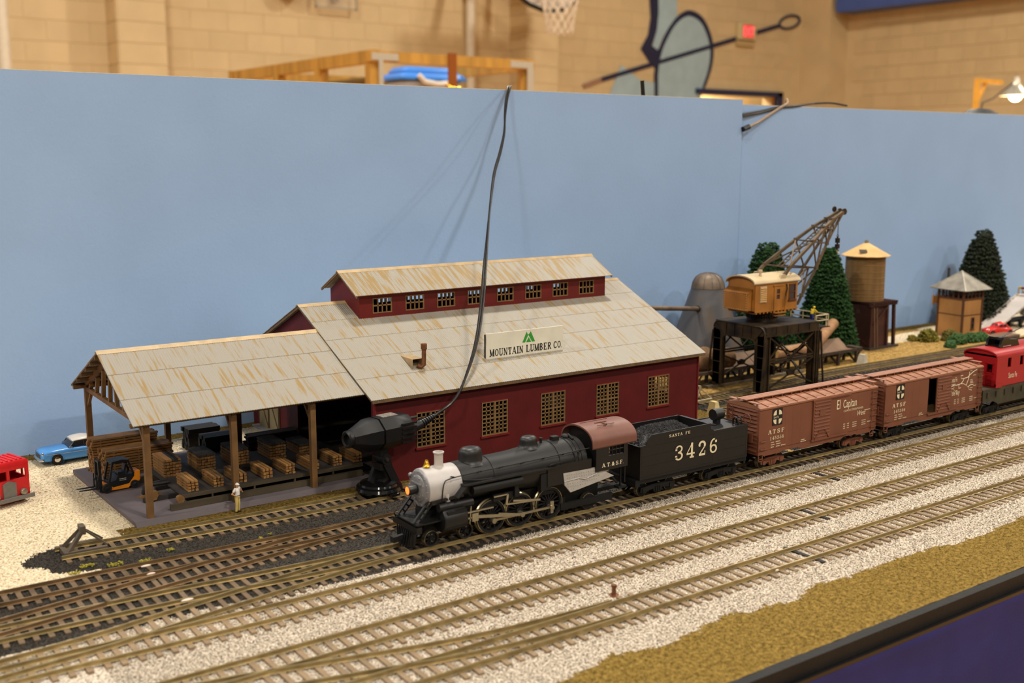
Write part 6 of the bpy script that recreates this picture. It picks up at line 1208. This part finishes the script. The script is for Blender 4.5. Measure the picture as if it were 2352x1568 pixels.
pp = Vector((68.3, 80.5, 8.9)); o = MB().tube([(0,0,0), (16.5,4.1,-1.95)], .26, 10).obj('conveyor_pipe', M_bur2, None, tuple(pp)); tag(o, 'long thin pipe from the mill gable to the burner', 'pipe')
# ------------------------------------------------------------------ trees and bushes
def foliage(n, fpos, size, name, mt, par, flat=.6):
    r = RNG; c = np.array([fpos(r.random(), r.random(), r.random()) for _ in range(n)]); m_ = len(c); s = size*(.6+.8*r.random(m_))
    base = np.array([[1,0,0],[-1,0,0],[0,1,0],[0,-1,0],[0,0,flat],[0,0,-flat]]); a = r.random(m_)*6.3; t = r.normal(0,.5,m_)
    R = np.zeros((m_,3,3)); R[:,0,0] = np.cos(a); R[:,0,1] = -np.sin(a)*np.cos(t); R[:,0,2] = np.sin(a)*np.sin(t); R[:,1,0] = np.sin(a); R[:,1,1] = np.cos(a)*np.cos(t); R[:,1,2] = -np.cos(a)*np.sin(t); R[:,2,1] = np.sin(t); R[:,2,2] = np.cos(t)
    V = np.einsum('mij,kj->mki', R, base)*s[:,None,None]*(.7+.6*r.random((m_,6,1)))+c[:,None,:]
    F = (np.arange(m_)*6)[:,None,None]+np.array([[0,2,4],[2,1,4],[1,3,4],[3,0,4],[2,0,5],[1,2,5],[3,1,5],[0,3,5]])[None]
    o = link(name, np_mesh(name, V.reshape(-1,3), F.reshape(-1,3), mt), par); return o
def conifer(label, x, y, h_, r_, col, sq=1.0, n=3800, pw=.66):
    t = thing('conifer_tree', label, 'tree', (x, y, 0), 0, 'bushy conifers by the backdrop'); M_ = mat('needles_%d_%d' % col[:2], col, .75, var=.45, vs=130, spec=.25)
    MB().cyl((0,0,0),(0,0,h_*.9),.35,.1,8).obj('trunk', mat('bark_dark', (60,44,30), .9), t)
    def pos(a, c_, d):
        q = 1-math.sqrt(1-.995*a); z = .5+q*(h_-.6); rr = r_*((1-q)**pw)*(1-.1*math.sin(z*5.2)**2); k = .62+.38*d**.5; th = c_*2*PI
        return (rr*k*math.cos(th), rr*k*sq*math.sin(th), z-.25*k)
    foliage(int(n*1.9), pos, .2, 'foliage', M_, t)
    prof = [(r_*((1-q)**pw)*.68+.01, .6+q*(h_-1)) for q in [i/14 for i in range(13)]]+[(0, h_-1.4)]
    b = MB().lathe(prof, 24); b.v = [(p[0], p[1]*sq, p[2]) for p in b.v]; b.obj('inner_branches', M_, t)
conifer('bright green conifer behind the crane cab', 98.2, 86.8, 14.7, 4.5, (32,62,24), .82, pw=.5)
conifer('bright green conifer between crane and water tower', 106.4, 84.4, 13.9, 4.4, (33,65,24), .9, 5000)
conifer('dark green conifer behind the signal tower', 142.3, 86.6, 14.5, 6.0, (38,45,28), .72, 4200)
def bush(label, x, y, rx, ry, h_, col, n=420, grp=None):
    t = thing('bush', label, 'bush', (x, y, 0), 0, grp or 'bushes below the signal tower'); M_ = mat('leaf_%d_%d' % col[:2], col, .8, var=.4, vs=220, spec=.2)
    def pos(a, b_, c_): th, ph = a*2*PI, math.acos(1-b_*.98); k = .7+.3*c_; return (rx*k*math.sin(ph)*math.cos(th), ry*k*math.sin(ph)*math.sin(th), .03+h_*k*math.cos(ph))
    foliage(n, pos, .16, 'foliage', M_, t, 1); b = MB().sph((0,0,0), (rx*.75,ry*.75,h_*.75), 14, 8); b.obj('inner_branches', M_, t)
bush('yellow green bush left of the signal tower', 123.2, 81.6, 1.6, 1.2, 1.6, (112,104,38)); bush('small yellow green bush at the road edge', 121.8, 82.9, .7, .6, .7, (120,108,44), 160)
bush('brownish green bush against the signal tower wall', 126.0, 80.3, 1.3, .9, 1.4, (92,84,34)); bush('dark green bush left of the tower front corner', 124.6, 78.4, 1.7, 1.0, 1.25, (58,86,44)); bush('dark green bush in front of the tower corner', 127.2, 78.2, 1.5, 1.0, 1.15, (56,84,44)); bush('dark green bush below the tower window', 129.0, 77.9, 1.4, .9, 1.1, (58,88,46)); bush('small round dark green bush alone on the tan ground', 121.4, 77.2, .8, .7, .8, (56,84,46), 200)
# ------------------------------------------------------------------ water tower
wt = thing('water_tower', 'brown wooden water tank with pale cone roof on timber stand', 'water tower', (111.5, 81.8, 0)); M_wb = mat('stand_brown', (66,34,24), .7, var=.25, vs=80); M_tk = mat('tank_brown', (124,92,50), .65, var=.15, vs=40, mp=(4,4,.4)); M_rfc = mat('tower_roof', (214,170,108), .6, var=.14, vs=40)
MB().box(-.3,5.4,-.3,5.0,0,.25).obj('base', mat('base_dark', (62,52,44), .8), wt)
MB().prism([(0,.25),(3.5,.25),(3.3,5.5),(.2,5.5)], 'y', .2, .4).prism([(.2,.25),(4.6,.25),(4.4,5.5),(.4,5.5)], 'x', .05, .25).prism([(.2,.25),(4.6,.25),(4.4,5.5),(.4,5.5)], 'x', 3.2, 3.4).box(.1,3.4,4.4,4.6,.25,5.5).obj('enclosure', M_wb, wt)
for x, y in ((.1,.1),(3.4,.1),(4.9,.15),(.1,4.7),(4.9,4.7)): MB().bar((x,y,.2),(x*.93+.15,y*.96+.1,5.6),.34).obj('post', M_wb, wt)
MB().box(-.2,5.0,-.1,.2,5.3,5.6).box(-.2,5.0,4.5,4.8,5.3,5.6).obj('cap_beam', M_wb, wt)
for k in range(12): MB().box(-.1+k*.42,.1+k*.42,-.35,5.0,5.6,5.85).obj('joist', M_wb, wt)
MB().bar((.4,-.02,3.0),(3.2,-.02,5.2),.16).bar((-.05,.4,.6),(-.05,4.2,3.0),.14).obj('diagonal_brace', M_wb, wt)
la = MB().bar((.7,-.25,.2),(.35,-.15,5.2),.07).bar((1.25,-.25,.2),(.9,-.15,5.2),.07).obj('ladder', mat('ladder_tan', (134,104,74), .6), wt); b = MB(); slab(b, 'H', 0, 4.3, .55, .5, 1, lambda a, c_: (.03, 2.2-a, c_)); b.obj('mark', mat('faint_mark', (104,80,66), .7), wt)
for k in range(14): t = (k+.5)/14; MB().bar((.7-.35*t,-.25+.1*t,.2+5*t),(1.25-.35*t,-.25+.1*t,.2+5*t),.05).obj('rung', M_wb, la)
c = (1.8, 2.6, 0)
MB().lathe([(2.42,5.85),(2.36,11.4)], 40, c).obj('tank', M_tk, wt)
for z in (6.1,6.4,6.8,7.3,8.0,8.7,9.4,10.2,10.9): MB().lathe([(2.43-.012*(z-6),z),(2.46-.012*(z-6),z+.03),(2.43-.012*(z-6),z+.06)], 40, c).obj('hoop', mat('hoop_tan', (140,106,62), .5), wt)
b = MB().lathe([(2.95,11.3),(2.95,11.38),(.3,12.85),(0,12.85)], 12, c, a0=8, a1=368); b.obj('roof', M_rfc, wt, ang=12); MB().lathe([(.22,12.8),(.26,13.0),(.16,13.25),(0,13.3)], 12, c).obj('finial', mat('finial_grey', (130,122,110), .5), wt)
MB().add([(-.55,1.75,11.85),(.1,1.1,11.85),(.35,1.45,12.2),(-.3,2.1,12.2)], [(0,1,2,3)]).obj('hatch', mat('hatch_dark', (70,60,50), .7), wt)
# ------------------------------------------------------------------ signal tower
sg2 = thing('signal_tower', 'square tan signal tower with grey hipped roof', 'tower', (128.55, 80.34, 0), math.radians(-4)); M_clap = mat('tower_clap', (186,132,74), .65, var=.12, vs=50, wave=('Z', .16), wd=.4, wstr=.6); M_tb = mat('tower_trim', (92,56,32), .6, var=.15); Q_ = 3.8
b = MB(); holes_wall(b, 'y', 0, .12, 0, Q_, 0, 5.05, [(1.85,2.4,1.1,2.55)]); b.box(0,.12,.12,Q_,0,5.05).box(Q_-.12,Q_,.12,Q_,0,5.05).box(.12,Q_-.12,Q_-.12,Q_,0,5.05); b.obj('wall', M_clap, sg2)
for x in (0, Q_):
    for y in (0, Q_): MB().box(x-.12,x+.12,y-.12,y+.12,0,6.4).obj('corner_post', M_tb, sg2)
MB().box(-.14,Q_+.14,-.14,Q_+.14,5.0,5.15).box(-.06,Q_+.06,-.06,Q_+.06,2.9,3.0).box(.2,Q_-.2,.2,Q_-.2,5.1,5.2).obj('band', M_tb, sg2)
for k in range(1, 5):
    for x, y in ((k*Q_/5,0),(0,k*Q_/5),(k*Q_/5,Q_),(Q_,k*Q_/5)): MB().box(x-.08,x+.08,y-.08,y+.08,5.15,6.3).obj('mullion', M_tb, sg2)
MB().box(0,Q_,-.06,.06,5.68,5.74).box(-.06,.06,0,Q_,5.68,5.74).box(-.1,Q_+.1,-.1,Q_+.1,6.2,6.35).obj('sash_rail', M_tb, sg2); MB().box(1.0,2.8,1.5,2.3,5.18,5.75).obj('lever_desk', M_tb, sg2)
ov = .85; MB().add([(-ov,-ov,6.3),(Q_+ov,-ov,6.3),(Q_+ov,Q_+ov,6.3),(-ov,Q_+ov,6.3),(Q_/2,Q_/2,8.55),(-ov,-ov,6.22),(Q_+ov,-ov,6.22),(Q_+ov,Q_+ov,6.22),(-ov,Q_+ov,6.22)], [(0,1,4),(1,2,4),(2,3,4),(3,0,4),(8,7,6,5),(0,5,6,1),(1,6,7,2),(2,7,8,3),(3,8,5,0)]).obj('roof', mat('roof_lead', (142,134,120), .5, .2, var=.3, vs=60), sg2, ang=10)
for a, c_ in (((-ov,-ov,6.3),1),((Q_+ov,-ov,6.3),1),((-ov,Q_+ov,6.3),1)): MB().bar(a, (Q_/2,Q_/2,8.57), .14, .08).obj('hip_cap', mat('hip_pale', (180,172,156), .5, .2), sg2)
MB().box(1.8,2.45,-.06,.06,1.05,1.15).box(1.8,2.45,-.06,.06,2.5,2.62).box(1.8,1.88,-.06,.06,1.1,2.55).box(2.37,2.45,-.06,.06,1.1,2.55).box(1.85,2.4,-.04,.04,1.8,1.88).box(1.7,2.55,-.14,0,.95,1.05).obj('window', M_tb, sg2); MB().box(1.85,2.4,.06,.1,1.1,2.55).obj('pane', M_glass, sg2); MB().cyl((.9,3.2,7.2),(.9,3.2,8.9),.16,None,8).obj('chimney', mat('chimney_dark', (58,50,46), .7), sg2); MB().box(-.9,-.1,3.92,4.02,4.2,5.2).box(-1.0,-.9,3.88,4.06,4.0,5.4).obj('side_board', M_clap, sg2)
# ------------------------------------------------------------------ log deck and logs
M_dk = mat('deck_brown', (116,90,68), .7, var=.2, vs=60); M_dkd = mat('deck_dark', (62,48,36), .7, var=.25)
dk = thing('log_deck', 'long brown sheet metal log trough on short legs', 'log trough', (77.5, 77.9, 0))
for k in range(5):
    x = k*5.3
    MB().prism([(0,1.5),(1.3,1.45),(2.7,2.45),(2.75,2.4),(1.35,1.35),(0,1.4)], 'x', x+.05, x+5.25).obj('trough_plate', M_dk, dk)
MB().box(0,26.8,-.15,.05,1.3,1.62).obj('front_rail', M_dkd, dk); MB().box(-.2,26.8,.9,1.0,1.1,1.3).box(26.4,27.2,-.2,1.6,1.2,1.7).obj('under_rail', M_dkd, dk)
for k in range(9):
    x = .6+k*3.2; MB().box(x-.14,x+.14,-.25,.05,0,1.4).bar((x,.1,.2),(x,1.6,1.4),.18).box(x-.14,x+.14,1.5,1.75,0,1.6).bar((x+.1,-.1,.5),(x+.8,-.1,1.35),.14).obj('leg', M_dkd, dk)
M_bark = mat('bark', (122,92,62), .9, var=.45, vs=90, bump=1, bs=500, mp=(.4,1,1)); M_bark2 = mat('bark_smooth', (150,112,78), .85, var=.25, vs=70, bump=.6, bs=300); M_cut = mat('cut_wood', (206,168,102), .8, var=.15, vs=60)
def log(label, a, c_, r, m_, rough=.06):
    t = thing('log', label, 'log', a); d = Vector(c_)-Vector(a); b = MB(); n = 14; P = [d*(i/n) for i in range(n+1)]
    b.tube(P, r, 18, [r*(1+random.uniform(-rough, rough)) for _ in P]); b.v = [(p[0]+random.uniform(-1,1)*rough*r*.5, p[1]+random.uniform(-1,1)*rough*r*.5, p[2]+random.uniform(-1,1)*rough*r*.5) for p in b.v]; b.obj('bark', m_, t, ang=60)
    u_ = d.normalized()
    for e, s_ in ((0,-1),(1,1)): p = d*e; MB().cyl(p-u_*.02*-s_*.0-u_*(.03 if s_ < 0 else 0), p+u_*(.03 if s_ > 0 else 0), r*.9, None, 18).obj('cut_end', M_cut if r < 1 else M_bark, t)
log('fat rough barked log beside the mill wall', (74.6,79.7,2.55), (81.2,79.7,2.5), 1.25, M_bark, .1); log('fat rough barked log under the gantry', (81.0,80.0,2.3), (85.0,79.9,2.25), 1.15, M_bark, .1)
log('short pale log with a cut end in the trough', (91.2,79.0,2.12), (97.6,79.1,2.15), .62, M_bark2, .04); log('pale log tilted up out of the trough', (98.0,79.4,2.1), (104.2,81.6,4.0), .62, M_bark2, .04)
# ------------------------------------------------------------------ vehicles and platform at the right
def beetle():
    t = thing('red_car', 'small rounded red car beside the signal tower', 'car', (135.0, 79.2, 0), math.radians(-20)); A_ = mat('beetle_red', (206,44,34), .25, var=.04, spec=.6)
    loft(MB(), [sec(-2.2,.45,.4,.7,.15),sec(-1.9,.6,.3,.95,.25,.1),sec(-1.2,.7,.26,1.1,.3,.12),sec(-.6,.75,.24,1.15,.2,.1),sec(1.0,.75,.24,1.15,.25,.1),sec(1.8,.62,.3,.95,.3,.12),sec(2.2,.4,.4,.6,.15)]).obj('body', A_, t)
    loft(MB(), [sec(-.75,.6,1.0,1.15,.1),sec(-.3,.6,1.0,1.62,.2,.06),sec(.4,.62,1.0,1.74,.22,.06),sec(1.0,.58,1.0,1.58,.22,.06),sec(1.6,.45,.8,1.05,.2,.06)]).obj('roof', A_, t)
    for s_ in (-1, 1):
        for x in (-.2, .4): MB().prism([(x,1.18),(x+.5,1.18),(x+.46,1.52),(x+.05,1.52)], 'y', *sorted((s_*.6, s_*.64))).obj('side_window', M_glass, t)
        for x in (-1.35, 1.35): tire(t, x, s_*.72, .34, .26, s_=s_); MB().lathe([(.5,s_*.5),(.5,s_*.8),(.4,s_*.86)], 18, (x,0,.42), 'y', 0, 180).obj('fender', A_, t)
        MB().sph((-1.85,s_*.62,.75),(.14,.14,.16)).obj('headlight', M_chrome, t)
    MB().prism([(-.72,1.16),(-.42,1.56),(-.38,1.54),(-.66,1.14)], 'y', -.5, .5).obj('windshield', M_glass, t)
    for x in (-2.25, 2.22): MB().bar((x,-.7,.42),(x,.7,.42),.12).obj('bumper', M_chrome, t)
beetle()
tk = thing('tow_truck', 'silver flatbed tow truck with its ramp tilted to the ground', 'tow truck', (137.2, 82.0, 0)); M_sv = mat('ramp_silver', (206,196,188), .35, .25, var=.06, vs=40)
bd_ = MB().prism([(0,.05),(9.8,4.05),(9.8,4.25),(0,.2)], 'y', -1.3, 1.3).obj('ramp', M_sv, tk)
for s_ in (-1, 1): MB().prism([(0,.15),(9.8,4.2),(9.8,4.55),(0,.4)], 'y', *sorted((s_*1.3, s_*1.42))).obj('ramp_rail', M_sv, bd_)
b = MB()
for k in range(7): b.cb((1.0+k*1.2,-1.43,.68+k*.49),(.35,.04,.12)); b.cb((1.0+k*1.2,1.29,.68+k*.49),(.35,.04,.14))
b.obj('ramp_slot', M_gp, bd_)
MB().box(4.5,16,-.7,.7,.75,1.15).obj('frame', M_tire, tk)
for x in (6.6, 14.2):
    for s_ in (-1, 1): tire(tk, x, s_*1.15, .62, .5, M_chrome, s_)
MB().bbox(11.2,14.8,-1.3,1.3,1.1,4.2,.35).obj('cab', M_sv, tk); MB().box(10.4,10.7,-1.3,1.3,1.1,4.6).box(10.3,11,-1.3,-1.15,1.1,5.0).box(10.3,11,1.15,1.3,1.1,5.0).obj('headboard', M_sv, tk); MB().box(11.15,11.22,-1,1,2.9,3.9).obj('rear_window', M_glass, tk); MB().cyl((7.6,-1.1,1.75),(9.4,-1.1,1.75),.42,None,14).obj('tank', mat('tank_cream', (190,176,140), .4), tk)
MB().box(9.0,9.5,-.9,.9,5.0,5.25).obj('light_bar', mat('bar_red', (120,24,24), .4), tk); MB().box(8.98,9.52,-1.1,-.75,4.98,5.27).box(8.98,9.52,.75,1.1,4.98,5.27).obj('amber_lamp', mat('bar_amber', (232,190,30), .4), tk); MB().box(9.1,9.3,-1.25,-1.1,4.2,5.1).box(9.1,9.3,1.1,1.25,4.2,5.1).obj('bar_post', M_sv, tk)
gt_ = thing('green_pickup', 'dark green pickup half hidden behind the signal tower', 'pickup', (139.6, 85.2, 0)); M_gr = mat('pickup_green', (22,84,70), .3, var=.05)
loft(MB(), [sec(-2.6,.9,.4,1.0,.2),sec(-2.3,1.0,.35,1.2,.2),sec(-1.0,1.0,.3,1.25,.2),sec(2.6,1.0,.35,1.2,.15)]).obj('body', M_gr, gt_); loft(MB(), [sec(-1.0,.85,1.1,1.3,.08),sec(-.6,.8,1.1,1.85,.2),sec(.5,.8,1.1,1.85,.2),sec(.7,.85,1.1,1.3,.08)]).obj('cab', M_gr, gt_)
for x in (-1.7, 1.6):
    for s_ in (-1, 1): tire(gt_, x, s_*.9, .42, .3, M_white, s_)
pk = thing('plank_platform', 'low brown plank platform beside the rear track', 'platform', (129.6, 75.9, 0))
for k in range(4): MB().box(0,5.2,k*.55,k*.55+.5,.3,.6).obj('plank', M_dk, pk)
MB().box(0,5.2,0,2.1,0,.3).obj('sleeper', M_dkd, pk)
# ------------------------------------------------------------------ bits on the tracks
tag(MB().cyl((0,0,0),(0,0,.5),.13,.11,8).cyl((0,0,.48),(0,0,.62),.16,None,8).cyl((0,0,-.02),(0,0,.05),.3,None,10).obj('switch_peg', M_rust, None, (37.0,42.6,0)), 'small rusty switch peg between the two front tracks', 'switch peg')
for i, (px, py, s_, lab) in enumerate(((335,1300,.42,'long white glue blob on the far yard rail'),(347,1318,.36,'round white glue blob beside the crossover rail'),(430,1378,.5,'flat white glue blob on the yard rail by the crossover'),(1785,1310,.22,'tiny pale crumb on the front pale track'))):
    q = zpx(px, py, .3); tag(MB().sph((0,0,.04),(s_*.7,s_*.22,.07),10,6).obj('glue_blob', mat('glue_white', (216,196,178), .5, var=.08), None, (q.x,q.y,.28)), lab, 'glue blob')
